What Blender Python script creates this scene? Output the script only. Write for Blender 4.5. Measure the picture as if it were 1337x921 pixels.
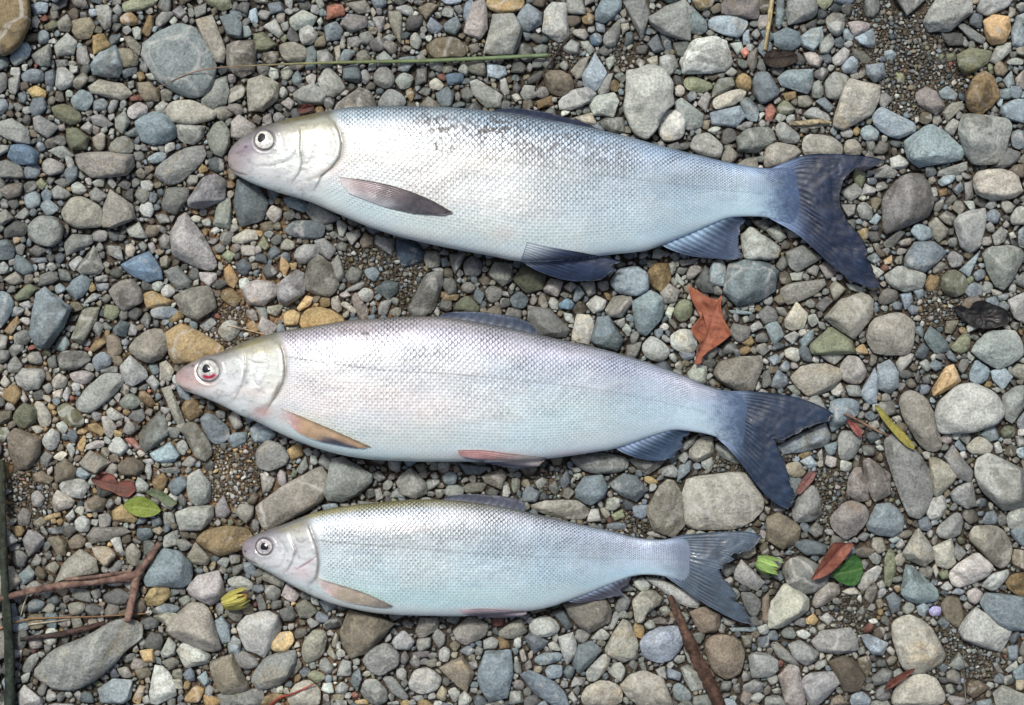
import bpy, math, random
import numpy as np

for o in list(bpy.data.objects):
    bpy.data.objects.remove(o, do_unlink=True)
scene = bpy.context.scene
R = math.radians

# ------------------------------------------------------------------ camera, sky, sun, exposure
CAM_H = 1.0                      # the photographer's phone, a metre above the bank
VIEW_W = 0.63                    # metres of bank across the picture
cam_data = bpy.data.cameras.new("camera")
cam_data.sensor_fit = 'HORIZONTAL'
cam_data.angle = 2 * math.atan(VIEW_W / 2 / CAM_H)
cam_data.clip_start = 0.02
cam_data.clip_end = 200.0
cam = bpy.data.objects.new("camera", cam_data)
cam.location = (0, 0, CAM_H)
scene.collection.objects.link(cam)
scene.camera = cam

SUN_EL, SUN_AZ = 61.0, 116.0     # azimuth measured anticlockwise from +x (picture right): upper left
world = bpy.data.worlds.new("World")
scene.world = world
world.use_nodes = True
wn = world.node_tree.nodes
wl = world.node_tree.links
wn.clear()
sky = wn.new('ShaderNodeTexSky')
sky.sky_type = 'NISHITA'
sky.sun_disc = False
sky.sun_elevation = R(SUN_EL)
sky.sun_rotation = R(90 - SUN_AZ)
sky.altitude = 200
sky.air_density = 0.75
sky.dust_density = 6.0
sky.ozone_density = 1.0
bg = wn.new('ShaderNodeBackground')
bg.inputs['Strength'].default_value = 0.085
wo = wn.new('ShaderNodeOutputWorld')
wl.new(sky.outputs[0], bg.inputs['Color'])
wl.new(bg.outputs[0], wo.inputs['Surface'])

sun_data = bpy.data.lights.new("sun", 'SUN')
sun_data.energy = 2.3
sun_data.angle = R(8.0)
sun_data.color = (1.0, 0.975, 0.91)
sun = bpy.data.objects.new("sun", sun_data)
scene.collection.objects.link(sun)
sun.rotation_euler = (0, R(90 - SUN_EL), R(SUN_AZ))

scene.view_settings.view_transform = 'Standard'
scene.view_settings.look = 'None'
scene.view_settings.gamma = 1.0
scene.view_settings.use_curve_mapping = False
scene.view_settings.exposure = 0.28
scene.render.engine = 'CYCLES'

# ------------------------------------------------------------------ helpers
S = VIEW_W / 1337.0
CX, CY = 668.5, 460.5
rng = np.random.default_rng(7)

def P(x, y, z):
    """a spot of the bank seen at picture position (x, y), at height z above the ground"""
    k = (CAM_H - z) / CAM_H
    x = np.asarray(x, float); y = np.asarray(y, float)
    return (x - CX) * S * k, -(y - CY) * S * k

def lin(c):
    c = np.clip(np.asarray(c, float), 0, 1)
    return np.where(c <= 0.04045, c / 12.92, ((c + 0.055) / 1.055) ** 2.4)

def rgb(r, g, b):
    return lin(np.array([r, g, b]) / 255.0)

def smooth(e0, e1, x):
    t = np.clip((x - e0) / (e1 - e0), 0, 1)
    return t * t * (3 - 2 * t)

def make_mesh(name, V, quads=None, tris=None, col=None, seed=None, mat=None, flat=False):
    me = bpy.data.meshes.new(name)
    V = np.asarray(V, np.float32)
    nq = 0 if quads is None else len(quads)
    nt = 0 if tris is None else len(tris)
    me.vertices.add(len(V))
    me.vertices.foreach_set('co', V.ravel())
    loops = []
    if nq: loops.append(np.asarray(quads, np.int32).ravel())
    if nt: loops.append(np.asarray(tris, np.int32).ravel())
    loops = np.concatenate(loops)
    me.loops.add(len(loops))
    me.loops.foreach_set('vertex_index', loops)
    me.polygons.add(nq + nt)
    starts = np.concatenate([np.arange(nq) * 4, nq * 4 + np.arange(nt) * 3]).astype(np.int32)
    me.polygons.foreach_set('loop_start', starts)
    me.polygons.foreach_set('use_smooth', np.full(nq + nt, not flat, bool))
    me.update(calc_edges=True)
    if col is not None:
        col = np.asarray(col, np.float32)
        if col.ndim == 1: col = np.tile(col, (len(V), 1))
        a = me.color_attributes.new('Col', 'FLOAT_COLOR', 'POINT')
        a.data.foreach_set('color', np.column_stack([col, np.ones(len(V), np.float32)]).astype(np.float32).ravel())
    if seed is not None:
        a = me.attributes.new('seed', 'FLOAT', 'POINT')
        a.data.foreach_set('value', np.broadcast_to(np.asarray(seed, np.float32), (len(V),)).copy())
    me.validate()
    if mat: me.materials.append(mat)
    return me

def link(name, me, loc=(0, 0, 0), parent=None, label=None, cat=None, group=None, kind=None):
    o = bpy.data.objects.new(name, me)
    scene.collection.objects.link(o)
    o.location = loc
    if parent: o.parent = parent
    if label: o['label'] = label
    if cat: o['category'] = cat
    if group: o['group'] = group
    if kind: o['kind'] = kind
    return o

def grid_quads(nu, nv, wrap_v=False, off=0, flip=False):
    i = np.arange(nu - 1)[:, None]
    j = np.arange(nv if wrap_v else nv - 1)[None, :]
    j2 = (j + 1) % nv
    a = i * nv + j; b = (i + 1) * nv + j; c = (i + 1) * nv + j2; d = i * nv + j2
    q = np.stack([a, b, c, d], -1).reshape(-1, 4) + off
    return q[:, ::-1] if flip else q

def catmull(pts, n=12, closed=False):
    p = np.asarray(pts, float)
    if closed:
        q = np.vstack([p[-1], p, p[0], p[1]])
    else:
        q = np.vstack([2 * p[0] - p[1], p, 2 * p[-1] - p[-2]])
    out = []
    t = np.linspace(0, 1, n, endpoint=False)[:, None]
    for k in range(len(q) - 3):
        a, b, c, d = q[k:k + 4]
        out.append(0.5 * ((2 * b) + (c - a) * t + (2 * a - 5 * b + 4 * c - d) * t * t + (3 * b - a - 3 * c + d) * t ** 3))
    out = np.vstack(out)
    if not closed: out = np.vstack([out, p[-1]])
    return out

def resample(pts, n, closed=False):
    p = np.asarray(pts, float)
    if closed: p = np.vstack([p, p[0]])
    d = np.concatenate([[0], np.cumsum(np.hypot(*np.diff(p, axis=0).T[:2]))])
    t = np.linspace(0, d[-1], n, endpoint=not closed)
    return np.column_stack([np.interp(t, d, p[:, k]) for k in range(p.shape[1])])

def chaikin(p, cut, it):
    for _ in range(it):
        q = np.roll(p, -1, axis=0)
        p = np.stack([p * (1 - cut) + q * cut, p * cut + q * (1 - cut)], 1).reshape(-1, 2)
    return p

def poly_area(p):
    x, y = p[:, 0], p[:, 1]
    return 0.5 * np.sum(x * np.roll(y, -1) - y * np.roll(x, -1))

def hull(pts):
    pts = sorted(map(tuple, pts))
    def half(ps):
        h = []
        for p in ps:
            while len(h) > 1 and (h[-1][0] - h[-2][0]) * (p[1] - h[-2][1]) - (h[-1][1] - h[-2][1]) * (p[0] - h[-2][0]) <= 0:
                h.pop()
            h.append(p)
        return h
    a = half(pts); b = half(pts[::-1])
    return np.array(a[:-1] + b[:-1], float)

def vnoise(x, y, seed=0, octaves=4):
    """smooth value noise on arrays, about 0..1"""
    out = np.zeros(np.broadcast(x, y).shape); amp = 1.0; tot = 0
    for k in range(octaves):
        r = np.random.default_rng(seed * 31 + k)
        g = r.random((64, 64))
        xf = np.floor(x); yf = np.floor(y)
        fx = x - xf; fy = y - yf
        fx = fx * fx * (3 - 2 * fx); fy = fy * fy * (3 - 2 * fy)
        xi = xf.astype(int) % 64; yi = yf.astype(int) % 64
        xj = (xi + 1) % 64; yj = (yi + 1) % 64
        v = (g[xi, yi] * (1 - fx) + g[xj, yi] * fx) * (1 - fy) + (g[xi, yj] * (1 - fx) + g[xj, yj] * fx) * fy
        out = out + v * amp; tot += amp
        amp *= 0.55; x = x * 2.03 + 17.3; y = y * 2.03 + 5.1
    return out / tot

def seg_dist(X, Y, pts):
    """distance of the points to a polyline, and the place along it (0..1)"""
    pts = np.asarray(pts, float)
    best = np.full(X.shape, 1e9); along = np.zeros(X.shape)
    n = len(pts) - 1
    for k in range(n):
        ax, ay = pts[k]; bx, by = pts[k + 1]
        dx, dy = bx - ax, by - ay
        L2 = dx * dx + dy * dy + 1e-9
        t = np.clip(((X - ax) * dx + (Y - ay) * dy) / L2, 0, 1)
        d = np.hypot(X - ax - t * dx, Y - ay - t * dy)
        m = d < best
        best = np.where(m, d, best); along = np.where(m, (k + t) / n, along)
    return best, along

# raster map of the bank: picture pixels from (-MX, -MY), used for packing pebbles and for resting things on stones
MX, MY = 330, 280
GW, GH = 1337 + 2 * MX, 921 + 2 * MY

def raster(p):
    """bool mask of a polygon and its window"""
    x0 = max(int(np.floor(p[:, 0].min())), -MX); x1 = min(int(np.ceil(p[:, 0].max())) + 1, 1337 + MX)
    y0 = max(int(np.floor(p[:, 1].min())), -MY); y1 = min(int(np.ceil(p[:, 1].max())) + 1, 921 + MY)
    if x1 <= x0 or y1 <= y0: return None
    X, Y = np.meshgrid(np.arange(x0, x1) + .5, np.arange(y0, y1) + .5)
    m = np.zeros(X.shape, bool)
    q = np.roll(p, -1, axis=0)
    for (ax, ay), (bx, by) in zip(p, q):
        if ay == by: continue
        c = (ay > Y) != (by > Y)
        m ^= c & (X < (bx - ax) * (Y - ay) / (by - ay) + ax)
    return m, x0 + MX, y0 + MY

# ------------------------------------------------------------------ materials
class NT:
    def __init__(self, name):
        self.m = bpy.data.materials.new(name); self.m.use_nodes = True
        self.t = self.m.node_tree; self.t.nodes.clear()
        self.out = self.t.nodes.new('ShaderNodeOutputMaterial')
        self.b = self.t.nodes.new('ShaderNodeBsdfPrincipled')
        self.t.links.new(self.b.outputs[0], self.out.inputs['Surface'])
    def set(self, sock, v):
        if hasattr(v, 'is_output') or isinstance(v, bpy.types.NodeSocket): self.t.links.new(v, sock)
        else: sock.default_value = v
    def n(self, typ, **kw):
        nd = self.t.nodes.new(typ)
        for k, v in kw.items(): setattr(nd, k, v)
        return nd
    def attr(self, name): return self.n('ShaderNodeAttribute', attribute_name=name)
    def math(self, op, a, b=0.0, clamp=False):
        nd = self.n('ShaderNodeMath', operation=op, use_clamp=clamp)
        self.set(nd.inputs[0], a); self.set(nd.inputs[1], b); return nd.outputs[0]
    def vmath(self, op, a, b):
        nd = self.n('ShaderNodeVectorMath', operation=op)
        self.set(nd.inputs[0], a)
        self.set(nd.inputs[3] if op == 'SCALE' else nd.inputs[1], b)
        return nd.outputs[0]
    def noise(self, vec, scale, detail=3, rough=.55, dist=0):
        nd = self.n('ShaderNodeTexNoise')
        self.set(nd.inputs['Vector'], vec); nd.inputs['Scale'].default_value = scale
        nd.inputs['Detail'].default_value = detail; nd.inputs['Roughness'].default_value = rough
        nd.inputs['Distortion'].default_value = dist
        return nd.outputs[0]
    def rng(self, v, a, b, c=0.0, d=1.0, sm=True):
        nd = self.n('ShaderNodeMapRange'); nd.interpolation_type = 'SMOOTHSTEP' if sm else 'LINEAR'
        self.set(nd.inputs[0], v)
        for k, x in zip((1, 2, 3, 4), (a, b, c, d)): nd.inputs[k].default_value = x
        return nd.outputs[0]
    def mix(self, f, a, b, blend='MIX'):
        nd = self.n('ShaderNodeMix', data_type='RGBA', blend_type=blend)
        self.set(nd.inputs[0], f); self.set(nd.inputs[6], a); self.set(nd.inputs[7], b)
        return nd.outputs[2]
    def bump(self, h, strength, dist, normal=None):
        nd = self.n('ShaderNodeBump'); nd.inputs['Strength'].default_value = strength
        nd.inputs['Distance'].default_value = dist
        self.set(nd.inputs['Height'], h)
        if normal is not None: self.set(nd.inputs['Normal'], normal)
        return nd.outputs[0]

def stone_material():
    t = NT('river_stone')
    pos = t.n('ShaderNodeNewGeometry').outputs['Position']
    seed = t.attr('seed').outputs['Fac']
    off = t.n('ShaderNodeCombineXYZ')
    t.set(off.inputs[0], t.math('MULTIPLY', seed, 13.7)); t.set(off.inputs[1], t.math('MULTIPLY', seed, -7.1))
    t.set(off.inputs[2], t.math('MULTIPLY', seed, 3.3))
    vec = t.vmath('ADD', pos, off.outputs[0])
    col = t.attr('Col').outputs['Color']
    n1 = t.noise(vec, 75, 6, .62, .4)
    n2 = t.noise(vec, 620, 4, .65)
    n3 = t.noise(vec, 1500, 2, .6)
    n4 = t.noise(vec, 42, 5, .6, 1.2)
    n5 = t.noise(vec, 170, 5, .7, .6)
    hsh = t.math('FRACT', t.math('MULTIPLY', seed, 91.7))
    # mottling and grain
    c = t.mix(1.0, col, t.mix(t.rng(n1, .28, .72), (.74, .74, .74, 1), (1.24, 1.24, 1.24, 1)), 'MULTIPLY')
    c = t.mix(1.0, c, t.mix(t.rng(n2, .25, .75), (.64, .64, .64, 1), (1.34, 1.34, 1.34, 1)), 'MULTIPLY')
    # rusty stains
    st = t.math('MULTIPLY', t.rng(n4, .52, .68), t.rng(hsh, .35, .8, 0, .75))
    c = t.mix(st, c, t.mix(1.0, c, (1.1, .95, .78, 1), 'MULTIPLY'))
    # paler mineral patches
    pa = t.math('MULTIPLY', t.rng(n5, .57, .63), t.rng(t.math('FRACT', t.math('MULTIPLY', seed, 37.3)), .35, .9, 0, .55))
    c = t.mix(pa, c, (.42, .42, .39, 1))
    # veins on some stones
    vd = t.vmath('ADD', vec, t.vmath('SCALE', t.n('ShaderNodeCombineXYZ').outputs[0], 1.0))
    vn = t.n('ShaderNodeTexVoronoi', feature='DISTANCE_TO_EDGE')
    wob = t.n('ShaderNodeTexNoise'); t.set(wob.inputs['Vector'], vec); wob.inputs['Scale'].default_value = 60
    t.set(vn.inputs['Vector'], t.vmath('ADD', vec, t.vmath('SCALE', wob.outputs['Color'], .012)))
    vn.inputs['Scale'].default_value = 34
    ve = t.math('MULTIPLY', t.rng(vn.outputs[0], .012, .05, 1, 0), t.rng(t.math('FRACT', t.math('MULTIPLY', seed, 53.9)), .72, .8, 0, .6))
    ve = t.math('MULTIPLY', ve, t.rng(n5, .3, .6))
    c = t.mix(ve, c, (.5, .5, .47, 1))
    # bedding on some others
    vr = t.n('ShaderNodeVectorRotate', rotation_type='AXIS_ANGLE'); t.set(vr.inputs['Vector'], vec)
    vr.inputs['Axis'].default_value = (.25, .15, 1.0); t.set(vr.inputs['Angle'], t.math('MULTIPLY', seed, 47.0))
    wv = t.n('ShaderNodeTexWave'); t.set(wv.inputs['Vector'], vr.outputs[0])
    wv.inputs['Scale'].default_value = 40; wv.inputs['Distortion'].default_value = 9
    wv.inputs['Detail'].default_value = 4; wv.inputs['Detail Scale'].default_value = .6
    be = t.rng(t.math('FRACT', t.math('MULTIPLY', seed, 71.3)), .72, .86, 0, .5)
    c = t.mix(t.math('MULTIPLY', be, t.rng(wv.outputs['Fac'], .45, .9)), c, t.mix(1.0, c, (.62, .6, .58, 1), 'MULTIPLY'))
    # dark pits and specks
    pit = t.rng(n3, .60, .72)
    c = t.mix(t.math('MULTIPLY', pit, .6), c, t.mix(1.0, c, (.45, .43, .4, 1), 'MULTIPLY'))
    # damp patches that dry stone by stone
    dn = t.noise(pos, 26, 4, .6, .5)
    damp = t.math('MULTIPLY', t.rng(dn, .54, .575), t.rng(t.math('FRACT', t.math('MULTIPLY', seed, 17.9)), .40, .55, 0, .85))
    c = t.mix(damp, c, t.mix(1.0, c, (.56, .55, .53, 1), 'MULTIPLY'))
    t.set(t.b.inputs['Base Color'], c)
    t.set(t.b.inputs['Roughness'], t.math('SUBTRACT', t.rng(n2, .2, .8, .62, .85), t.math('MULTIPLY', damp, .32)))
    t.b.inputs['Specular IOR Level'].default_value = .4
    h = t.math('ADD', t.math('MULTIPLY', n1, 1.6), t.math('ADD', t.math('MULTIPLY', n2, .28), t.math('MULTIPLY', n5, .7)))
    h = t.math('SUBTRACT', h, t.math('MULTIPLY', pit, .12))
    t.set(t.b.inputs['Normal'], t.bump(h, .9, .0015))
    return t.m

def ground_material():
    t = NT('damp_sandy_silt')
    pos = t.n('ShaderNodeNewGeometry').outputs['Position']
    sand = t.attr('Col').outputs['Color']
    n1 = t.noise(pos, 30, 6, .65)
    n2 = t.noise(pos, 420, 5, .7)
    vo = t.n('ShaderNodeTexVoronoi'); t.set(vo.inputs['Vector'], pos); vo.inputs['Scale'].default_value = 420
    c = t.mix(1.0, sand, t.mix(t.rng(n1, .3, .7), (.6, .6, .6, 1), (1.3, 1.3, 1.3, 1)), 'MULTIPLY')
    c = t.mix(1.0, c, t.mix(t.rng(n2, .25, .75), (.5, .5, .5, 1), (1.6, 1.55, 1.5, 1)), 'MULTIPLY')
    c = t.mix(1.0, c, t.mix(t.rng(vo.outputs['Color'], .2, .8), (.55, .55, .55, 1), (1.5, 1.5, 1.48, 1)), 'MULTIPLY')
    t.set(t.b.inputs['Base Color'], c)
    t.b.inputs['Roughness'].default_value = .8
    h = t.math('ADD', t.math('MULTIPLY', n2, 1.0), t.math('MULTIPLY', vo.outputs['Distance'], -.8))
    t.set(t.b.inputs['Normal'], t.bump(h, 1.0, .0016))
    return t.m

def skin_material():
    t = NT('wet_silver_fish_skin')
    pos = t.n('ShaderNodeNewGeometry').outputs['Position']
    col = t.attr('Col').outputs['Color']
    n1 = t.noise(pos, 900, 3, .6)
    n2 = t.noise(pos, 45, 4, .6)
    c = t.mix(1.0, col, t.mix(t.rng(n1, .2, .8), (.93, .93, .93, 1), (1.06, 1.06, 1.06, 1)), 'MULTIPLY')
    t.set(t.b.inputs['Base Color'], c)
    t.b.inputs['Metallic'].default_value = .18
    head = t.attr('seed').outputs['Fac']
    t.set(t.b.inputs['Roughness'], t.math('SUBTRACT', t.rng(n2, .3, .7, .32, .46), t.math('MULTIPLY', head, .10)))
    t.b.inputs['Specular IOR Level'].default_value = .38
    t.set(t.b.inputs['Coat Weight'], t.math('ADD', .30, t.math('MULTIPLY', head, .45)))
    t.b.inputs['Coat Roughness'].default_value = .13
    t.set(t.b.inputs['Normal'], t.bump(n1, .25, .0003))
    return t.m

def simple_material(name, rough=.5, metal=0.0, coat=0.0, spec=.5, nscale=700, nstr=.3, bdist=.0006, coat_rough=.1):
    t = NT(name)
    pos = t.n('ShaderNodeNewGeometry').outputs['Position']
    col = t.attr('Col').outputs['Color']
    n1 = t.noise(pos, nscale, 4, .6)
    n2 = t.noise(pos, nscale * .12, 4, .6)
    c = t.mix(1.0, col, t.mix(t.rng(n1, .25, .75), (.84, .84, .84, 1), (1.14, 1.14, 1.14, 1)), 'MULTIPLY')
    c = t.mix(1.0, c, t.mix(t.rng(n2, .3, .7), (.86, .86, .86, 1), (1.12, 1.12, 1.12, 1)), 'MULTIPLY')
    t.set(t.b.inputs['Base Color'], c)
    t.b.inputs['Roughness'].default_value = rough
    t.b.inputs['Metallic'].default_value = metal
    t.b.inputs['Coat Weight'].default_value = coat
    t.b.inputs['Coat Roughness'].default_value = coat_rough
    t.b.inputs['Specular IOR Level'].default_value = spec
    t.set(t.b.inputs['Normal'], t.bump(n1, nstr, bdist))
    return t.m

M_STONE = stone_material()
M_GROUND = ground_material()
M_SKIN = skin_material()
M_FIN = simple_material('wet_fin_membrane', .42, .0, .16, .4, 900, .15)
M_FIN.node_tree.nodes['Principled BSDF'].inputs['Alpha'].default_value = .86
M_EYE = simple_material('glassy_fish_eye', .12, 0, 1.0, .5, 900, .02, coat_rough=.04)
M_LEAF = simple_material('leaf_blade', .62, 0, .0, .28, 700, .6)
M_WOOD = simple_material('weathered_twig_bark', .8, 0, 0, .25, 420, 1.0, bdist=.0016)
M_STRAW = simple_material('dry_grass_stem', .55, 0, 0, .4, 500, .3)
M_WETLEAF = simple_material('wet_rotten_leaf', .5, 0, .12, .35, 260, .9)

# ------------------------------------------------------------------ the three fish: outlines and shape of each body
Z_REST = 0.0062                  # the fish lie on the tops of the flatter stones

class Fish:
    def __init__(f, top, bot, xend, ratio, exp=2.55):
        f.tp = catmull(top, 10); f.bp = catmull(bot, 10)
        f.x0 = top[0][0]; f.x1 = xend; f.exp = exp
        f.rx = np.array([r[0] for r in ratio], float); f.rv = np.array([r[1] for r in ratio], float)
        f.dx = np.arange(f.x0, f.x1 + .5, 1.0)
        t, b = f.tb(f.dx); a = (b - t) / 2
        th = a * np.interp(f.dx, f.rx, f.rv) * S
        k = np.hanning(61); k /= k.sum()
        zc = np.convolve(np.pad(th, 30, mode='edge'), k, 'same')[30:-30]
        f.zc_ = Z_REST + zc + .0042 * smooth(.80, .97, (f.dx - f.x0) / (f.x1 - f.x0))
        f.th_ = th
    def tb(f, x):
        t = np.interp(x, f.tp[:, 0], f.tp[:, 1]); b = np.interp(x, f.bp[:, 0], f.bp[:, 1])
        return t, b
    def sec(f, x):
        t, b = f.tb(x)
        return (t + b) / 2, np.maximum((b - t) / 2, .05), np.interp(x, f.dx, f.th_), np.interp(x, f.dx, f.zc_)
    def surf(f, x, y):
        yc, a, th, zc = f.sec(x)
        v = np.clip(np.abs((y - yc) / a), 0, 1)
        return zc + th * (1 - v ** f.exp) ** (1 / f.exp)
    def outline(f, n=120):
        x = np.linspace(f.x0, f.x1, n); t, b = f.tb(x)
        return np.vstack([np.column_stack([x, t]), np.column_stack([x, b])[::-1]])

RAT = lambda x0, L: [(x0, .78), (x0 + .06 * L, .58), (x0 + .18 * L, .44), (x0 + .45 * L, .37), (x0 + .75 * L, .35), (x0 + .92 * L, .27), (x0 + .97 * L, .14), (x0 + L, .012)]

F1 = Fish([(297,207),(299,198),(306,188),(318,178),(335,168),(352,162),(375,155),(400,150),(430,144),(470,140),(520,139),(570,140),(620,143),(660,148),(700,154),(750,163),(800,174),(850,187),(900,200),(950,212),(990,219),(1012,220),(1040,216)],
          [(297,207),(298.5,215),(303,224),(312,231),(330,240),(355,249),(385,258),(410,266),(440,279),(480,296),(520,309),(560,319),(600,327),(640,334),(670,340),(700,342),(750,339),(800,332.5),(840,328),(864,320),(900,306),(930,293),(955,284.5),(990,283),(1012,287),(1040,298)],
          1036, RAT(297, 740))
F2 = Fish([(229,492),(231,487),(238,480),(250,473),(265,466),(290,459),(320,446),(345,438),(370,432),(400,428),(450,420),(500,416),(540,414),(580,415),(620,421),(660,428),(700,437),(750,448),(800,460),(850,475),(890,490),(920,503),(945,510),(975,511)],
          [(229,492),(230,499),(236,507),(246,512),(265,519),(290,530),(315,543),(335,551),(360,563),(400,581),(440,593),(480,600),(520,602),(560,603),(600,603),(640,604),(690,602),(740,596),(780,590),(802,586),(830,577),(860,567),(880,562),(905,564),(930,569),(950,578),(975,592)],
          968, RAT(229, 740))
F3 = Fish([(316,716),(317,710),(322,704),(332,699),(350,692),(380,681),(405,671),(430,665),(460,660),(500,656),(540,653),(580,653),(620,657),(660,663),(700,672),(750,683),(800,694),(830,702),(860,705),(880,703),(900,701)],
          [(316,716),(317,723),(322,731),(332,738),(350,747),(380,764),(410,779),(440,790),(480,799),(520,803),(560,804.5),(600,805),(640,802.5),(690,798),(720,792),(738,786),(770,774),(800,762),(825,753),(845,750.5),(870,753),(900,762)],
          897, RAT(316, 582))
FISHES = [F1, F2, F3]

# fin outlines: base, leading edge, trailing edge, outer margin
FINS = {
 0: {'tail_fin': ([(1004,221),(1010,240),(1010,262),(1004,285)], [(1004,221),(1030,210),(1055,202),(1090,201),(1130,204),(1158,210)],
                  [(1004,285),(1035,302),(1056,319),(1080,342),(1105,362),(1130,374),(1150,376)],
                  [(1158,210),(1144,218),(1122,219),(1108,228),(1100,242),(1097,256),(1099,272),(1112,294),(1127,314),(1136,340),(1146,362),(1150,376)]),
     'dorsal_fin': ([(640,147),(690,155),(735,164),(785,174)], [(640,147),(645,144),(650,142.5)], [(785,174),(784,171),(782,169)],
                  [(650,142.5),(672,141.5),(700,144),(735,152),(765,161),(782,169)]),
     'pelvic_fin': ([(688,316),(684,328),(680,341)], [(688,316),(725,324),(765,331),(812,342)], [(680,341),(700,353),(730,364),(755,368)],
                  [(812,342),(800,349),(806,353),(798,360),(780,366),(755,368)]),
     'anal_fin': ([(860,318),(890,306),(925,291),(955,281)], [(860,318),(875,326),(900,334),(932,338)], [(955,281),(962,282),(974,287)],
                  [(932,338),(965,339),(967,322),(966,308),(968,296),(974,287)]),
     'pectoral_fin': ([(443,231),(446,240),(455,252)], [(443,231),(480,236),(520,245),(560,260),(592,278)], [(455,252),(480,262),(510,272),(540,279)],
                  [(592,278),(585,281),(565,281.5),(540,279)])},
 1: {'tail_fin': ([(938,511),(946,528),(946,552),(936,572)], [(938,511),(980,511),(1020,515),(1050,522),(1075,532),(1092,543)],
                  [(936,572),(955,590),(975,616),(995,642),(1015,659),(1032,667)],
                  [(1092,543),(1084,550),(1065,555),(1045,565),(1022,576),(1010,572),(1016,583),(1025,603),(1033,630),(1038,652),(1032,667)]),
     'dorsal_fin': ([(570,417),(620,424),(665,432),(700,440)], [(570,417),(575,412),(582,409)], [(700,440),(701,434),(699,428)],
                  [(582,409),(600,407),(630,407.5),(660,411),(685,418),(699,428)]),
     'pelvic_fin': ([(598,588),(600,594),(610,600)], [(598,588),(630,588),(670,593),(714,598)], [(610,600),(640,606),(670,611),(690,611)],
                  [(714,598),(711,604),(702,609),(690,611)]),
     'anal_fin': ([(800,583),(830,574),(855,565),(880,558)], [(800,583),(815,592),(840,600),(862,602)], [(880,558),(892,562),(902,567)],
                  [(862,602),(880,599),(884,590),(893,583),(890,575),(902,567)]),
     'pectoral_fin': ([(366,533),(370,542),(378,556)], [(366,533),(400,547),(440,564),(485,584)], [(378,556),(395,568),(420,577),(445,582)],
                  [(485,584),(475,586),(460,585),(445,582)])},
 2: {'tail_fin': ([(868,705),(878,718),(878,738),(868,752)], [(868,705),(890,699),(920,696),(955,694),(980,695),(1000,702)],
                  [(868,752),(890,768),(910,782),(935,797),(965,812),(989,816)],
                  [(1000,702),(990,714),(972,722),(957,733),(944,738),(950,756),(960,774),(972,792),(980,804),(989,816)]),
     'dorsal_fin': ([(575,656),(610,660),(645,666),(682,672)], [(575,656),(582,650),(590,647)], [(682,672),(686,664),(686,656)],
                  [(590,647),(615,645),(645,646.5),(670,650),(686,656)]),
     'pelvic_fin': ([(602,797),(604,801),(612,804)], [(602,797),(630,795),(660,797),(692,799)], [(612,804),(630,806),(645,807),(655,807)],
                  [(692,799),(685,803),(672,806),(655,807)]),
     'anal_fin': ([(734,782),(765,772),(795,759),(822,750)], [(734,782),(745,786),(760,787),(775,785)], [(822,750),(824,754),(822,759)],
                  [(775,785),(795,781),(813,777),(811,769),(819,764),(822,759)]),
     'pectoral_fin': ([(413,755),(415,763),(424,774)], [(413,755),(440,763),(475,774),(514,792)], [(424,774),(440,782),(460,788),(480,791.5)],
                  [(514,792),(505,794),(492,793.5),(480,791.5)])},
}

fish_mask = np.zeros((GH, GW), bool)
def paint(mask, p):
    r = raster(np.asarray(p, float))
    if r is None: return
    m, x, y = r
    mask[y:y + m.shape[0], x:x + m.shape[1]] |= m
for k, f in enumerate(FISHES):
    paint(fish_mask, f.outline())
    for nm, (b, e0, e1, mg) in FINS[k].items():
        paint(fish_mask, list(e0) + list(mg[1:]) + list(e1[::-1][1:]) + list(b[::-1][1:-1]))

# ------------------------------------------------------------------ the ground
def axis(lo, hi, n, far):
    a = np.linspace(lo, hi, n)
    g = np.geomspace(.06, far, 16)
    return np.concatenate([lo - g[::-1], a, hi + g])
gx = axis(-.5, .5, 220, 30.0); gy = axis(-.4, .4, 180, 30.0)
GX, GY = np.meshgrid(gx, gy, indexing='ij')
gpx, gpy = GX / S + CX, -GY / S + CY
gz = -.0015 + .002 * (vnoise(GX * 60 + 50, GY * 60 + 50, 3) - .5)
base = np.array([.056, .045, .033])
sand_sun_w = np.zeros(GX.shape)  # sand patches; at left centre warm sunlight is painted in with the orange
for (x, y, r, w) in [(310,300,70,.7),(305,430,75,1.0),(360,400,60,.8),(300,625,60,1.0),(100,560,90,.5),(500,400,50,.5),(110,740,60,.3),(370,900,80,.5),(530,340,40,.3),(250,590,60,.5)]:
    sand_sun_w = np.maximum(sand_sun_w, w * np.exp(-((gpx - x) ** 2 + (gpy - y) ** 2) / (r * r)))
sand_sun_w = np.clip(sand_sun_w * (.6 + .9 * vnoise(GX * 40 + 9, GY * 40 + 9, 5)), 0, 1)
gcol = base[None, None] * (1 - sand_sun_w[..., None]) + np.array([.30, .185, .095]) * sand_sun_w[..., None]
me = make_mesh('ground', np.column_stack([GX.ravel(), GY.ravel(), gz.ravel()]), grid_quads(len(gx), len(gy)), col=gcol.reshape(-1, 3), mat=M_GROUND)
link('ground', me, label='damp brown sand and silt between the stones', cat='ground', kind='structure')

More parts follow.
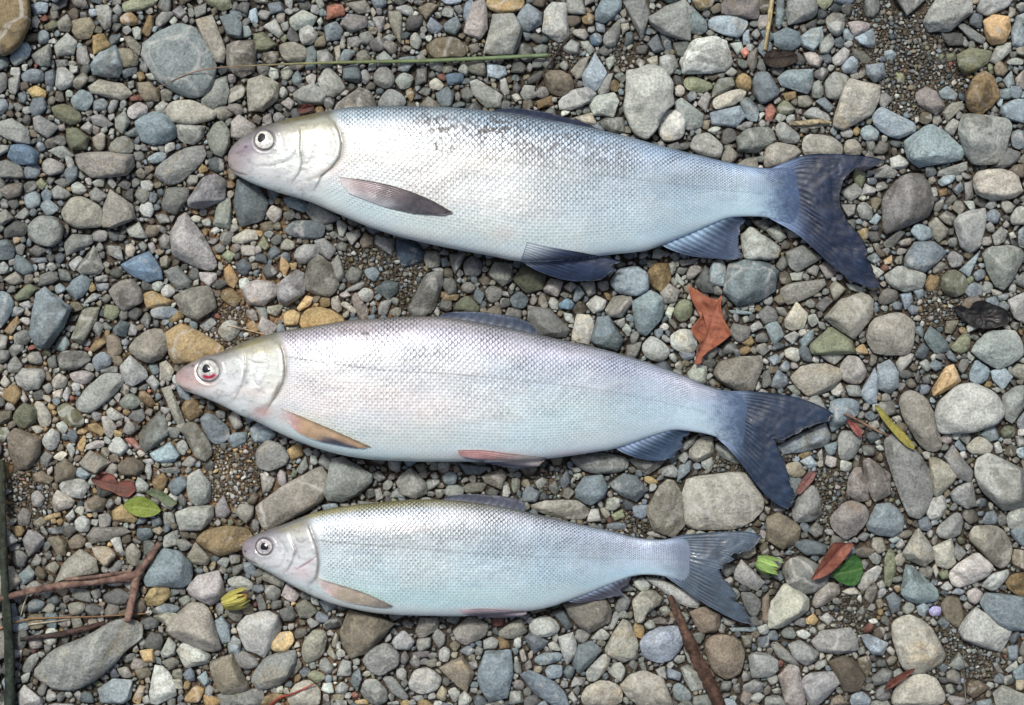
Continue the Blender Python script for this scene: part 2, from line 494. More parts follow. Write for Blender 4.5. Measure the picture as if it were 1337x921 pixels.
# ------------------------------------------------------------------ the stones
STONES = """
T 0 0
o4R -80,-60 140,-40 155,60 150,140 110,230 40,285 -60,280
b6A 155,30 215,10 250,20 245,65 180,80
w6M 500,35 560,28 585,60 580,140 545,155 515,110
n5M 380,110 470,95 495,140 470,200 410,205 378,165
w6A 285,240 350,175 400,220 385,285 300,295
b5R 190,180 225,155 258,175 250,225 205,232
b6R 50,300 90,230 140,222 165,255 150,300 80,348
g5M 165,290 255,230 270,270 260,345 210,345
o5A 485,190 540,178 578,240 490,285
b6M 475,345 520,280 600,240 630,290 640,350 620,405 560,400 490,390
n5M 610,260 680,255 725,300 715,345 640,350
b5A 630,370 715,350 715,385 650,412
V5A 730,250 800,190 940,130 1020,150 1080,240 1125,345 1110,430 1070,500 990,510 880,450 820,420 810,360 740,290
t5A 1025,110 1110,85 1135,160 1180,270 1165,325 1120,320 1060,210
t4A 645,195 680,190 735,240 725,290 670,245
b4A 1150,90 1210,75 1265,120 1260,200 1190,185
b4M 1200,55 1260,60 1265,100 1205,100
t4M 1185,240 1225,218 1320,215 1335,260 1325,370 1260,405 1190,350
b7R 1300,60 1340,40 1350,120 1300,115
g5A 1055,520 1125,420 1180,405 1195,480 1180,540 1110,570 1060,545
t6R 860,585 905,530 1010,525 1130,590 1110,625 1000,650 880,635
t5A 1195,545 1200,470 1260,445 1285,470 1270,510
t5M 1295,420 1340,410 1350,570 1300,580
p6R 665,570 720,530 775,560 765,595 700,625 668,605
w6M 808,560 850,525 880,545 865,590 820,590
b5M 705,640 800,585 880,610 920,670 910,720 800,755 740,735 745,690
w6M 905,670 940,640 1000,680 1070,660 1060,720 1010,755 950,740
g5M 1080,710 1120,650 1160,632 1195,680 1200,760 1160,820 1120,800
p5M 1210,640 1250,600 1335,660 1320,700 1250,735 1210,715
g5A 810,890 870,830 960,780 1050,760 1075,820 1000,880 900,925 830,930
b6R 765,830 820,795 870,800 860,840 800,860
w5R 565,770 600,725 660,710 700,750 690,800 640,810 580,800
t5M 400,810 560,795 690,810 695,870 660,915 480,925 420,880
w6M 475,610 530,598 590,650 560,668 490,655
v4R 265,560 340,545 410,580 430,630 370,655 290,610
g5A 175,620 200,600 305,665 250,725 180,680
v4M 345,675 400,670 465,720 450,780 370,785
g6M 420,670 460,635 490,660 470,705
w6M 0,640 60,620 150,680 155,750 90,745 -10,700
k4M 60,760 150,760 200,800 190,860 100,860 40,820
w5M -10,850 40,838 110,870 130,930 -10,930
g5R 222,850 260,825 335,860 330,900 260,920 225,895
g5A 255,790 330,760 390,815 320,830
b5R 110,390 170,355 230,380 225,430 150,435 115,420
b5R 370,520 420,468 475,490 488,530 450,580 390,570
b5M 485,530 540,515 565,545 550,575 490,578
t5M 465,455 520,418 640,440 690,490 640,525 560,505 480,490
g6M 290,450 300,360 340,355 385,400 370,450 320,475
g5A 290,315 350,312 355,345 300,355
b5M 235,380 280,362 295,400 280,450 240,440
g5R -20,390 30,380 42,420 30,470 -20,500
w5M 45,415 100,400 105,450 80,495 50,480
n4M 720,435 780,430 830,480 830,530 760,530 725,480
o5M 710,380 745,375 760,410 730,430
o5M 145,470 190,447 240,480 235,515 170,510
b4M 95,490 130,478 145,510 130,545 100,530
o4M 740,170 775,80 805,90 800,150 775,195
o4R 625,90 680,60 720,100 715,135 640,130
v5M 640,20 740,-20 820,0 800,30 700,60 650,60
g5M 900,60 940,30 975,70 940,100
w6M 690,150 720,140 740,160 735,205 705,205
t5M 300,115 350,75 380,130 360,170 310,160
v4M 230,135 290,100 305,130 280,160 240,160
w7M 168,95 190,82 208,110 195,150 165,140
g4A 1015,40 1080,15 1075,70 1025,95
v4M 1075,-10 1200,-10 1210,40 1160,60 1090,25
b4R -20,290 40,300 45,350 -20,375
b5R -20,520 30,520 45,565 10,600 -20,600
r4M 675,505 735,495 745,525 680,530
g5M 600,620 650,580 680,640 640,700 605,670
g4R 695,800 740,790 758,830 730,850 700,835
T 1 0
w7R 225,150 270,118 330,180 300,230 240,235
g5M 180,95 245,52 320,90 290,140 210,160 180,130
b5M 360,140 420,115 455,160 440,205 370,215
g5A 440,130 480,75 580,90 580,140 500,172
t4M 470,20 570,0 600,60 540,75
r5M 375,30 450,25 465,80 370,105
w6A 610,95 670,88 672,140 645,175
g6R 725,40 790,25 825,50 810,90 760,70
n4M 850,40 900,15 955,30 890,105
t5M 695,65 750,60 765,110 755,230 730,190 700,120
w6R 805,200 835,165 870,220 845,262 810,240
b5M 980,130 1050,85 1072,140 1040,190 990,165
b5R 1090,20 1130,-5 1145,40 1110,120 1082,90
p5M 1130,20 1190,-10 1205,70 1210,150 1170,205 1090,170 1095,130 1145,90
n4R 890,240 950,200 1040,195 1110,250 1080,300 930,305
t5M 1110,240 1160,225 1175,265 1130,285
w6A 1195,275 1240,80 1345,75 1390,150 1370,240 1340,292
o5R 1205,-10 1400,-10 1395,50 1280,75 1215,45
t5R 120,240 180,220 260,245 270,310 220,330 150,320
b5M 255,260 300,240 320,290 310,360 260,365
g5M 320,270 370,260 405,300 400,345 330,360
g4M 480,200 530,190 560,220 530,250 480,240
g5R 540,180 590,162 620,205 580,238 545,220
g5R 660,200 700,178 735,195 700,228
t5R 525,280 570,258 600,300 590,330 530,325
g5A 630,300 670,268 715,310 700,340 640,345
t5M 410,250 440,235 440,310 420,330
g5M 325,420 375,345 440,410 465,460 400,510 345,480
b4M 460,350 530,340 555,400 540,435 455,415
g5R 545,380 575,360 603,410 575,445 545,425
g5R 615,390 670,335 725,400 715,450 660,465 620,430
g5R 725,420 770,378 825,400 810,455 760,470
g5M 195,490 300,435 365,500 350,545 240,550 205,520
t5M -20,420 30,395 120,440 110,520 40,580 -20,560
t4M 430,540 540,458 600,490 630,560 520,600 400,600
g5R 645,520 700,460 770,500 785,560 700,600 640,570
w5M 1055,370 1085,318 1120,365 1100,398
b6A 1208,330 1300,350 1310,390 1270,415 1212,400
k4R 990,390 1080,380 1085,430 1010,450
t6R 905,430 940,405 985,445 960,475 915,465
o4R 780,480 810,455 830,500 810,540
b4M 940,490 1000,455 1035,490 1020,560 970,560
g5A 1120,430 1160,420 1285,500 1270,560 1200,560 1140,500
g5M 1075,470 1110,455 1140,500 1110,540 1075,510
w6M 1275,415 1305,410 1325,480 1300,500 1278,470
t5A 860,550 900,505 960,550 950,590 870,590
b5M 190,400 220,365 245,420 220,450 195,440
t5R 130,370 170,345 195,380 170,420 140,415
p6M 130,540 170,510 205,540 180,580
g5R 90,600 120,585 155,615 140,640 95,635
g5R 105,480 145,450 170,490 140,520
v4M -10,180 40,170 110,235 60,265 -10,270
g6A 40,140 100,100 145,180 120,200
b5M 60,20 130,10 150,60 80,75
w6M 310,5 340,-10 360,30 335,48
b5R 960,-10 1080,-10 1060,20 1000,25
T 2 0
b5M 25,100 80,20 155,70 155,130 90,165 35,150
g6M 175,60 215,15 285,20 285,110 300,190 240,220 160,165
o4R 365,90 400,65 435,90 420,130 375,125
b5M 440,60 470,5 570,0 570,50 490,120 440,105
k4R 405,195 440,170 475,195 465,240 420,240
g5A 485,180 560,105 570,140 545,240 490,245
g4M 585,10 700,0 720,80 700,150 680,210 640,130
t6M 570,125 610,120 615,150 580,185
g5A 720,90 800,40 900,0 940,60 930,210 840,190 740,140
b5M 935,30 1015,110 1020,160 985,180 930,165
b6R 1030,110 1070,85 1170,85 1240,115 1190,195 1120,185 1035,150
p4M 1100,20 1130,-20 1290,-10 1285,100 1190,90 1100,70
w8M 885,320 940,220 1030,195 1120,220 1150,330 1110,370 990,370 900,385
t5R 965,375 1010,330 1070,310 1110,345 1040,425 975,405
g4M 845,225 920,215 945,260 935,320 860,290
b4A 710,230 760,180 795,260 740,275
b4A 770,155 830,190 835,260 800,260
w6A 775,300 850,290 870,350 820,400 775,350
t6M 705,310 760,290 765,340 730,350
g5M 265,250 310,205 355,230 350,280 300,285
g5M 360,220 400,215 435,260 410,290 370,250
w6A 490,310 530,290 545,320 510,365
b6A 370,400 435,280 495,380 470,440 440,475 380,450
t5M 310,370 360,310 410,295 370,400 340,415
n4R 165,380 200,365 290,380 330,440 300,490 240,505 190,480
o3A 130,530 210,500 215,550 140,570
w6M 250,530 290,480 400,455 440,490 420,530 320,575 255,570
w7M 405,545 450,500 530,485 560,530 530,610 430,600
t6M 325,615 420,590 445,650 390,650
w5M 455,640 490,618 580,615 590,690 520,700
W6M 595,450 605,380 650,370 740,345 800,370 845,450 845,540 790,580 770,650 710,730 640,690 600,600
w7R 765,600 800,575 880,580 912,640 890,720 800,740 770,700
o4R 510,430 545,415 570,450 550,485 520,475
g5M 450,460 500,390 530,385 510,480 455,490
g5R 535,400 570,375 600,400 580,440
v5R 900,420 940,395 1050,440 1030,480 940,480 900,450
t7R 850,460 880,440 908,470 890,505 855,500
t7R 1045,530 1100,490 1215,460 1230,490 1180,540 1070,575
g5M 1050,480 1080,415 1150,405 1165,450 1050,510
o5R 1170,410 1210,380 1252,410 1245,480 1180,460
b5R 1260,430 1280,380 1340,380 1350,520 1300,540 1265,490
g5M 850,540 890,515 1000,600 990,660 920,680 860,620
b5M 1040,590 1190,555 1220,610 1170,665 1050,650
b5R 1190,530 1235,505 1290,570 1280,640 1220,620
p6M 970,540 1020,478 1040,510 1015,590
g6R 930,770 960,710 1030,695 1100,760 1090,830 980,810
w5M 1180,720 1230,675 1335,665 1340,760 1280,800 1185,790
w6R 1020,680 1070,658 1095,670 1060,705
g6R 1095,370 1140,345 1180,375 1150,405
g6M 1140,230 1200,220 1210,260 1180,290
t4M 1235,280 1285,250 1280,350 1255,380 1230,330
b5M 1205,170 1240,155 1245,230 1210,235
g5R 1250,180 1280,150 1300,180 1280,210
r6M 1190,265 1225,245 1240,280 1215,305
t5M 1175,860 1280,820 1285,880 1200,890
g6M 0,500 30,485 55,520 20,535
o4R 935,-10 1060,-10 1040,40 980,60
b6M 515,95 550,65 572,90 550,110
T 3 0
g5M 105,10 150,-20 255,-10 260,60 230,100 110,130
b5M 50,-10 85,-10 90,110 60,150 40,130
w6R 300,110 330,70 400,75 405,140 370,195 330,170
g5R 500,20 530,-20 585,0 585,50 555,95 510,85
p5M 420,120 470,110 540,125 520,165 450,190
b6A 455,200 550,150 560,235 530,250 480,230
b5M 30,180 100,145 165,170 170,235 130,265 40,240
b5A 170,195 285,140 290,200 240,270 190,245
g5M 275,220 330,175 350,230 320,280 275,280
b4M 350,210 380,190 405,215 390,250 355,245
b5M 395,160 420,150 450,195 430,220 400,205
p6M 190,280 240,270 290,310 270,355 220,340
w6M 330,310 400,245 430,270 410,320 360,345
b6R 385,350 440,290 475,320 465,380 400,385
t4A 440,250 500,270 545,310 500,335 450,290
b5M 512,340 610,330 615,400 560,435 520,390
b6M 610,270 650,260 675,290 650,320 615,300
v5M 670,380 710,385 718,430 680,435
g6M 830,90 880,0 1060,-20 1065,70 1000,120 950,160 850,165 820,120
w6R 1095,60 1120,-15 1290,-15 1250,40 1150,85
o6M 1130,110 1180,80 1260,90 1270,150 1240,220 1170,235 1140,180
b6M 1275,160 1300,90 1345,70 1345,240 1280,240
g4A 990,130 1030,125 1140,200 1120,230 1060,210
w6A 1160,320 1200,240 1270,225 1270,270 1200,335
v4A 990,290 1060,250 1165,270 1140,340 1030,390 995,350
v4M 930,285 980,275 985,315 940,325
o4M 1035,500 1075,410 1140,375 1190,430 1210,510 1110,605 1045,560
b6A 1230,420 1275,370 1290,440 1260,465
t5M 1295,410 1340,365 1345,470 1300,450
b6M 1220,560 1270,530 1340,520 1345,645 1240,620 1215,590
w6A 985,680 1020,640 1025,590 1120,615 1275,625 1260,720 1220,850 1090,860 1040,830 1030,750
b6A 720,740 840,660 860,655 960,720 1020,780 1010,830 800,870 740,830
w6M 925,670 970,620 1005,640 970,710 935,700
t5M 910,590 960,540 1020,530 1000,580 940,640
b6M 895,480 940,450 990,490 980,525 910,515
p5M 775,490 830,455 880,480 930,560 880,600 790,550
b6M 550,600 600,560 690,620 760,640 770,690 680,725 600,690 560,650
t6A 400,460 430,420 585,450 580,520 540,600 400,675 350,650 360,580
w5R 300,430 350,375 420,400 420,460 370,520 310,510
g5M 230,440 270,420 295,470 280,515 235,510
b5A 55,410 100,370 235,365 235,440 205,490 80,450
g4R 240,380 290,350 320,370 295,420 250,410
b4R -10,420 30,420 65,490 -5,535
o4M 80,490 150,475 150,515 100,530
v4R 50,560 90,520 150,570 120,600 60,595
b5M 250,530 300,510 350,560 320,590
g6R 185,600 240,555 320,600 330,640 210,620
t6A 115,645 290,625 330,640 300,660 130,665
g5R 40,660 80,635 170,710 160,750 60,740
t5R 185,730 230,700 330,710 390,760 395,820 190,820
t6R -10,760 60,745 160,770 180,800 80,870 -10,890
t5R 405,740 450,725 490,760 490,810 405,815
g6R 380,690 430,665 450,700 430,722 390,715
b5R 485,680 530,650 585,690 570,740 500,730
b5R 1270,700 1310,675 1345,690 1345,780 1280,770
g4A 1190,870 1250,770 1320,800 1310,840 1230,880
n4M 1250,900 1290,865 1345,860 1345,930 1260,930
g5M 900,890 1040,845 1040,890 960,925 890,920
g6M 640,830 690,810 745,850 720,880 650,880
w5M 560,890 620,860 680,900 660,930 560,930
t6M 1080,925 1150,890 1220,885 1260,930
w6R 1250,320 1290,302 1340,315 1330,340 1260,340
w6R -10,370 30,370 35,405 -10,410
g5R -10,680 25,680 40,730 -10,740
r5M -10,560 20,540 45,580 20,635 -10,630
T 0 1
g5M 980,130 1060,10 1120,-10 1180,30 1170,120 1060,170 990,160
g4M 845,150 870,65 985,65 980,120 920,200 860,180
w5A 1115,250 1140,130 1200,115 1210,180 1200,275 1130,260
b4M 1225,170 1240,20 1345,50 1400,140 1370,230 1260,260
t6A 1215,320 1280,280 1335,285 1345,330 1260,355 1215,345
g6A 890,330 920,240 970,195 1030,270 1080,350 1110,400 1135,485 1080,490 980,455 910,420
t5R 320,190 370,120 430,108 530,165 530,265 400,270 345,240
t5A 520,230 575,75 690,155 705,220 600,270 540,265
w5R 150,260 200,212 290,215 330,270 320,330 270,370 200,355 150,320
g5M 335,350 380,305 480,310 485,350 350,415
g4A 400,490 490,365 540,480 520,510 430,515
g6R 355,460 410,415 435,440 390,500
k5A 635,465 700,425 780,395 830,470 845,535 770,550 680,510
g5A 860,500 930,470 1000,550 990,580 930,590 880,540
t5A 910,630 1080,575 1110,600 1130,690 1030,755 960,720
t5M 570,600 620,555 690,540 740,600 740,660 640,705 600,650
w7R 840,600 875,560 920,600 890,635 850,630
o5M 745,620 800,600 895,650 880,680 770,690
b5R 785,700 850,670 930,700 910,745 820,745 790,730
o4R 870,740 940,700 960,740 900,770
t5R 670,890 760,810 840,795 880,860 870,930 690,930
o5M 870,820 950,775 1060,830 1160,890 1170,930 1050,975 910,975 885,920
w6R 1140,800 1180,755 1240,760 1250,820 1200,868 1150,840
g5R 1040,780 1100,735 1135,770 1080,815
b5A 155,820 190,620 235,590 370,690 330,790 260,890 190,880
b5R -20,610 30,605 75,650 60,720 0,800 -20,790
g4R 70,830 130,800 170,830 140,885 80,880
b5A 345,590 430,515 475,545 430,630 400,645
b4R 500,565 570,560 560,600 510,600
g5R 430,670 490,610 530,625 500,650
t4M 380,830 430,700 520,690 500,760 430,880 370,850
g5M 450,770 490,750 545,780 520,840
b4M 590,800 630,755 680,770 660,840 600,830
g5R 730,760 765,710 790,740 775,800
g5M 680,760 720,790 710,835 670,830
v4M 75,630 150,560 200,590 150,640 90,650
b4R -20,340 40,330 82,380 70,430 -20,440
g4R 150,390 190,360 245,385 200,425
b4M 160,430 240,425 250,450 180,455
g6R 240,470 270,445 300,480 270,500
g5M 200,460 235,455 240,490 205,490
g6R 370,50 410,28 460,75 420,98 380,90
g5M 465,90 500,60 560,100 520,140 480,130
w5M 75,215 130,165 160,200 120,228
w5M -10,200 30,172 70,220 20,258 -10,250
g3M 20,280 80,235 150,260 130,310 30,320
v4M 180,40 215,10 245,40 220,75
g5R 280,30 330,8 370,40 330,62
g6A 735,30 780,22 805,50 790,80 740,75
b5R 810,-10 980,-10 950,30 870,45
g5M 975,30 990,-5 1035,0 1030,40 990,55
g4R 615,50 650,15 685,40 670,75
w7R 995,220 1020,203 1055,220 1040,248 1000,240
w7M 1100,290 1130,265 1155,285 1120,308
p6A 1255,370 1330,365 1335,415 1265,415
o5M 1170,490 1200,460 1245,540 1220,585 1180,560
b4M 1230,460 1275,430 1315,470 1280,520 1240,500
p6A 1040,505 1130,510 1130,540 1090,580 1050,545
v5M 1155,420 1190,385 1230,410 1200,455
g5R 1115,370 1150,350 1180,375 1160,400 1125,400
w6R 1250,540 1290,530 1310,570 1280,610 1250,580
p6M 1290,560 1345,545 1350,660 1300,640
g5M 830,330 860,300 890,320 885,380 840,380
g5R 720,360 745,340 770,365 755,400
g5R 770,355 800,345 815,380 795,410
t5M 835,430 870,415 895,440 870,480 840,470
g6R 795,560 830,545 860,565 830,605 795,590
g5R 490,530 560,515 565,550 510,555
t5A 20,540 80,500 125,550 70,570
g6R -10,470 20,445 50,480 30,510 -10,510
g5R 95,670 150,650 170,680 140,700
o4M 20,810 90,730 105,770 60,830
T 1 1
b4R 140,280 200,235 340,235 365,290 330,330 200,320
g5M 265,190 280,140 350,160 440,220 360,250 310,240
b5M 145,120 200,105 280,150 250,190 170,160
g5M 305,340 360,325 420,380 380,435 330,400
g5R 200,400 240,360 320,360 330,420 250,465 210,440
t5M 250,560 280,440 330,415 390,460 435,570 380,630 270,600
g5M 110,570 210,490 250,510 255,610 160,680 120,650
p6M 0,545 90,555 125,610 40,675 -40,670 -70,600
o6R 235,740 260,700 340,683 430,720 470,760 380,800 240,800
g5M 390,460 430,410 465,520 440,550 410,530
w6A 470,300 540,280 550,310 500,365
n4M 545,340 570,295 620,320 610,360 560,375
g5M 620,350 630,308 720,330 715,415 650,385
k3A 735,400 740,335 830,350 880,400 860,450 770,475
g5R 465,520 500,470 555,500 540,550 490,560
b5R 565,490 620,475 650,510 620,555 580,530
b4A 620,590 680,545 745,560 740,610 690,645
g5M 795,695 840,620 870,540 910,500 980,505 970,580 935,690 910,725 810,725
g6R 525,620 570,580 620,610 600,655 545,655
g5R 460,600 540,555 575,550 550,590 480,605
t6R 440,670 470,655 535,705 510,722
t6M 395,640 430,625 450,700 430,715 400,690
p5M 500,640 525,610 590,700 585,750 545,745
o6M 215,690 260,625 300,640 280,680 230,705
o6R 145,720 190,695 230,720 220,780 150,780
p6R 435,620 470,600 500,625 460,640
g4R 1080,460 1130,415 1185,450 1170,520 1100,525
w5M 1215,510 1250,450 1340,460 1340,540 1290,575
w5R 1195,600 1230,570 1290,595 1270,650 1220,665
g5R 1075,570 1110,550 1150,575 1130,610 1080,605
v4R 1030,690 1070,640 1110,625 1170,690 1160,712 1040,710
o4A 965,605 1060,620 1050,650 980,650
g5M 910,470 980,485 980,505 920,490
g4M 1010,410 1100,400 1060,490 1040,510
b5A 960,430 1000,430 1000,470 975,475
g4R 140,200 190,170 210,210 170,235
g5R 380,300 410,288 430,310 410,332
v5A 10,360 40,310 75,370 50,390
n4M 20,250 90,235 90,285 40,290
b4M 60,410 100,360 130,400 80,440
T 2 1
v3M 10,540 50,480 120,475 180,520 160,590 80,610
p6M 165,590 200,535 270,550 240,630 180,610
p5M 270,580 310,552 345,575 310,608
g5M 360,560 430,550 440,610 400,630
g5R 445,560 500,545 510,590 470,605
b6R 515,560 560,490 650,470 710,510 715,590 660,625 560,610
o5M 710,500 750,455 820,460 830,540 780,605 730,570
p6M 775,610 820,562 880,600 860,660 800,665
b5M 630,660 720,600 790,640 785,740 700,835 650,790 640,720
t5M 490,700 530,630 620,630 630,660 580,735 510,735
w7M 390,670 440,625 495,650 480,700 430,718
k5R 245,670 290,635 330,670 310,700 250,690
g4A 90,680 200,700 300,800 280,840 140,830 90,750
w7M 320,810 340,725 410,730 430,800 400,880 315,855
b5A 415,860 450,740 510,735 585,860 550,910 450,890
g6R 575,800 600,770 628,800 610,840
g6R 825,840 880,800 950,810 970,890 930,930 840,900
g6R 685,880 730,835 790,870 820,920 700,930
v4R 850,690 890,640 945,660 940,730 890,765 850,730
w7R 770,790 800,765 825,790 800,810
w6M 800,720 820,680 850,690 830,750
W6M 1195,310 1250,270 1330,320 1400,370 1390,420 1330,440 1220,430
b5M 1110,600 1140,460 1230,440 1330,450 1390,500 1370,600 1290,650 1180,675
b6M 1020,560 1050,450 1100,435 1125,500 1105,575
g4M 960,560 1010,470 1040,500 1030,600 1060,610 1000,610
b4R -10,640 40,600 90,640 70,690 10,690
g5R 700,440 760,440 750,480 715,480
w6M 815,460 850,440 860,490 835,520
w6M 860,500 905,560 890,572 855,540
g4A 870,440 980,430 950,460 890,470
g5M 1140,800 1160,770 1250,790 1240,840 1190,870 1150,840
b5R 1135,700 1255,710 1250,725 1150,720
w6R 1205,740 1230,730 1245,755 1215,770
w6R 1230,660 1270,658 1265,690 1235,685
g5R 820,540 850,530 870,560 850,580
g4R 1100,890 1150,860 1180,900 1150,930 1100,930
w6M 530,760 590,740 590,780 570,795
g4M 1250,230 1340,230 1345,290 1290,270
o4M 1200,870 1250,835 1270,870 1240,895
T 3 1
g5M 600,130 630,70 690,10 780,-20 835,20 860,120 855,200 740,255 650,290 600,300 610,200
t6R 1075,40 1100,-20 1300,-10 1330,80 1290,110 1170,125 1090,90
w6M 975,240 1000,210 1135,170 1140,220 1110,370 1060,395 1010,370
b6R 745,290 780,248 850,270 860,320 800,345
t5M 840,250 880,215 945,280 930,320 890,345 860,310
t5M 895,215 935,180 985,215 960,260 920,240
b5M 720,430 770,350 870,345 930,400 850,480 820,500 720,470
g6M 615,520 680,475 780,490 825,520 810,580 720,605 660,580
g5R 935,420 970,390 1025,425 1010,470 960,480
t4R 860,490 900,445 935,460 920,495 870,510
b6A 1005,490 1110,390 1105,420 1055,530
v4R 905,540 960,485 1030,520 1050,590 990,635 920,610
o4M 820,570 850,515 900,530 880,590 840,605
w5M 1125,400 1170,370 1300,370 1345,400 1320,460 1240,600 1190,570 1150,500 1140,450
w6R 1265,220 1300,165 1345,160 1345,250 1280,255
g5M 1175,310 1220,265 1255,290 1240,340 1190,360
b5R 1140,200 1180,170 1220,200 1200,250 1150,240
t5R 515,820 560,745 700,710 770,770 760,850 740,930 560,930
t5M 300,740 380,650 490,610 550,650 545,740 450,850 380,800
v5M 225,880 330,790 440,860 460,925 240,930
t4R 575,650 610,585 680,600 680,650 600,675
b6M 690,620 750,610 760,660 720,700
b5M 760,600 810,585 820,620 790,650
b5A 820,850 850,785 940,870 950,910 880,930
g6M 1070,900 1150,815 1290,810 1330,880 1330,930 1080,930
w6M 1255,650 1345,610 1345,770 1290,740
t7M 90,750 150,660 210,720 190,790 140,805 95,790
t5A 70,590 140,560 290,540 300,570 200,640 110,670 80,640
g5A 95,400 190,360 280,430 160,500 120,480
g6R 465,170 500,130 550,170 545,230 490,225
w6M 490,100 510,40 570,70 550,100
b6M 530,240 570,195 595,215 570,255
o5R 465,290 520,268 530,310 505,345
g5A 385,150 460,150 455,200 420,220
b6M 515,430 560,400 590,440 560,460
o6A 605,440 650,415 650,455 615,465
g4A 605,350 690,280 720,300 660,370 620,375
w7A 530,455 610,500 580,530 550,505
g5R 550,355 580,350 590,380 565,390
b6R 885,30 950,-20 990,0 960,40 910,55
b6M 965,70 1010,30 1025,70 990,100
g5A 1030,40 1070,25 1075,115 1035,130
w7A 840,65 880,60 890,100 860,115
o5M 890,75 935,65 940,100 900,115
g4R 925,140 970,95 990,120 950,160
w7A 1260,300 1285,290 1300,320 1270,330
w6R 210,730 250,720 270,760 235,790 215,770
g6M 85,840 140,810 170,830 130,880
b5M 165,860 240,800 240,850 190,910
n4R 30,640 80,610 100,660 60,675
g4A 250,680 310,630 350,650 290,710
o5R 460,900 500,875 530,930 460,930
g5M 270,470 310,440 360,510 310,540
g5M -10,280 60,255 100,320 60,350
w5A 120,510 190,500 180,545 130,545
g6M 410,560 520,595 500,610 430,595
b6R 1310,290 1345,260 1345,380 1310,360
T 0 2
w6M 80,130 120,85 220,90 235,130 200,190 140,200 95,170
g5R 300,30 330,-5 440,-5 475,40 400,90 320,90
b5R 480,30 540,-5 580,30 580,70 500,105
g5A 520,80 610,75 612,105 530,110
p6R 360,110 430,95 500,115 450,170 380,150
w6R 400,265 450,190 540,115 620,115 650,150 610,210 480,315 420,305
g6M 625,80 680,20 760,90 770,130 690,178 650,150
g5R 690,-5 860,-5 830,40 780,60 730,40
t6M 835,60 870,45 910,95 890,150 835,145
g6M 755,140 800,120 835,165 810,205
w6A 555,310 580,288 655,340 600,360 565,345
o4R 725,210 760,200 815,270 790,290 735,260
g4R 620,260 680,210 735,250 720,290 650,300
t5A 845,195 890,182 965,370 935,390 900,330
w5A 725,430 830,310 880,430 760,520 735,490
t5R 915,390 1020,365 1090,460 1110,530 1070,570 1020,545 970,440
b5R 1045,350 1090,312 1200,400 1190,460 1120,485 1070,420
b5M 1185,450 1220,420 1290,420 1280,470 1220,500
g6R 920,480 960,455 985,500 960,540 930,520
b6A 785,530 890,470 940,540 910,570 820,575
b5R 1305,400 1345,370 1345,470 1320,460
v4R 65,330 120,265 190,290 190,360 130,400 80,375
t6R 175,270 215,255 270,330 255,390 210,385
v4R 295,290 350,265 440,340 430,390 370,390 320,350
n4M 40,440 80,400 205,450 210,530 150,610 90,610 50,520
w6R 215,460 270,395 315,430 300,500 250,515
w7R 290,380 330,360 358,395 330,430
t6R 270,150 310,108 355,140 340,185 280,190
t7M 275,210 330,190 320,245 280,240
w7M 325,230 350,180 375,210 350,260
g5R 220,180 260,160 275,195 250,220
o6R 400,490 440,430 450,470 430,525
p7R 445,490 500,460 545,465 540,500 450,510
w7R 345,490 370,475 395,510 375,555
t7R 275,550 320,515 355,530 320,570
t4A 415,580 470,515 575,575 500,640 430,600
n3R 610,600 660,550 740,565 755,610 720,650 630,640
w6M 310,700 350,660 430,665 465,700 430,765 340,750
t6M 270,790 300,720 390,775 370,810 290,835
b6M 390,620 420,600 475,640 440,668 395,645
n4M 285,600 340,555 400,610 380,670 290,680
g4M 210,550 240,515 275,540 250,600 215,590
w6R 160,740 200,720 235,760 215,810 170,800
g4R 90,860 120,810 165,840 150,905 100,905
g6M 980,650 1040,612 1100,690 1095,780 1030,805 985,760
g5M 920,840 990,810 1110,800 1110,860 1050,930 940,930
g5A 850,840 900,835 915,890 860,905
b4R 790,870 830,855 850,900 800,915
n4M 440,790 500,745 560,770 540,830 450,835
o5M 590,830 640,795 720,870 700,890 590,880
w6R 540,790 580,765 600,790 570,825
p6R 945,590 990,540 1030,570 1000,600
g6R 835,580 890,565 905,590 860,600
w5M 830,610 930,600 940,630 850,630
g5R 740,565 790,555 810,580 780,595
g6R 390,880 430,850 475,880 460,925 395,925
w6M 340,860 380,820 395,860 360,890
o5M 230,860 310,835 320,860 240,880
n5R 170,890 220,855 240,890 200,920
o5M 460,380 500,370 550,405 530,440 470,410
t6M 530,340 560,335 610,390 580,450 545,420
r4M 650,450 700,450 745,515 720,510
v3M -10,400 40,390 60,440 20,470 -10,460
o4R -10,600 40,580 75,605 50,660 -10,650
n4M -10,310 60,305 60,350 -10,380
g5R -20,-10 50,-10 50,30 10,60 -20,50
g5M 40,70 80,20 120,70 100,105 45,105
g4R 245,40 290,10 300,80 260,80
n4M 170,640 220,620 280,660 260,690 190,680
T 1 2
g5R 0,520 60,460 130,480 175,540 150,590 70,620 10,600
t5A 0,815 60,760 200,670 330,600 370,650 360,760 330,790 100,915 50,921
g5A 360,740 400,560 460,555 600,640 600,680 520,750 440,780 380,770
g5M 325,580 350,530 400,560 380,620
g5M 210,620 260,545 275,600 240,640
g5A 735,680 810,605 890,690 890,740 830,765 760,740
b5R 970,650 1010,620 1055,640 1040,690 990,690
t5M 1180,650 1280,610 1310,640 1280,715 1200,680
t4M 1080,705 1140,680 1205,690 1180,730 1100,735
g5A 700,760 740,710 780,760
g5A 620,720 650,710 665,760 630,775
w6R 245,510 280,500 300,530 270,545
b4M 1060,580 1220,600 1170,640 1100,640
g5R 910,640 940,625 960,655 930,670
g4M 0,390 60,380 110,430 60,470 0,470
b5M 340,800 420,785 430,810 360,830
g4R 600,640 650,620 680,660 640,680
g5R 830,590 880,580 890,620 850,630
T 2 2
g5R 290,545 480,525 600,550 620,600 540,632 400,630
g4M 610,560 800,565 770,600 710,640 640,590
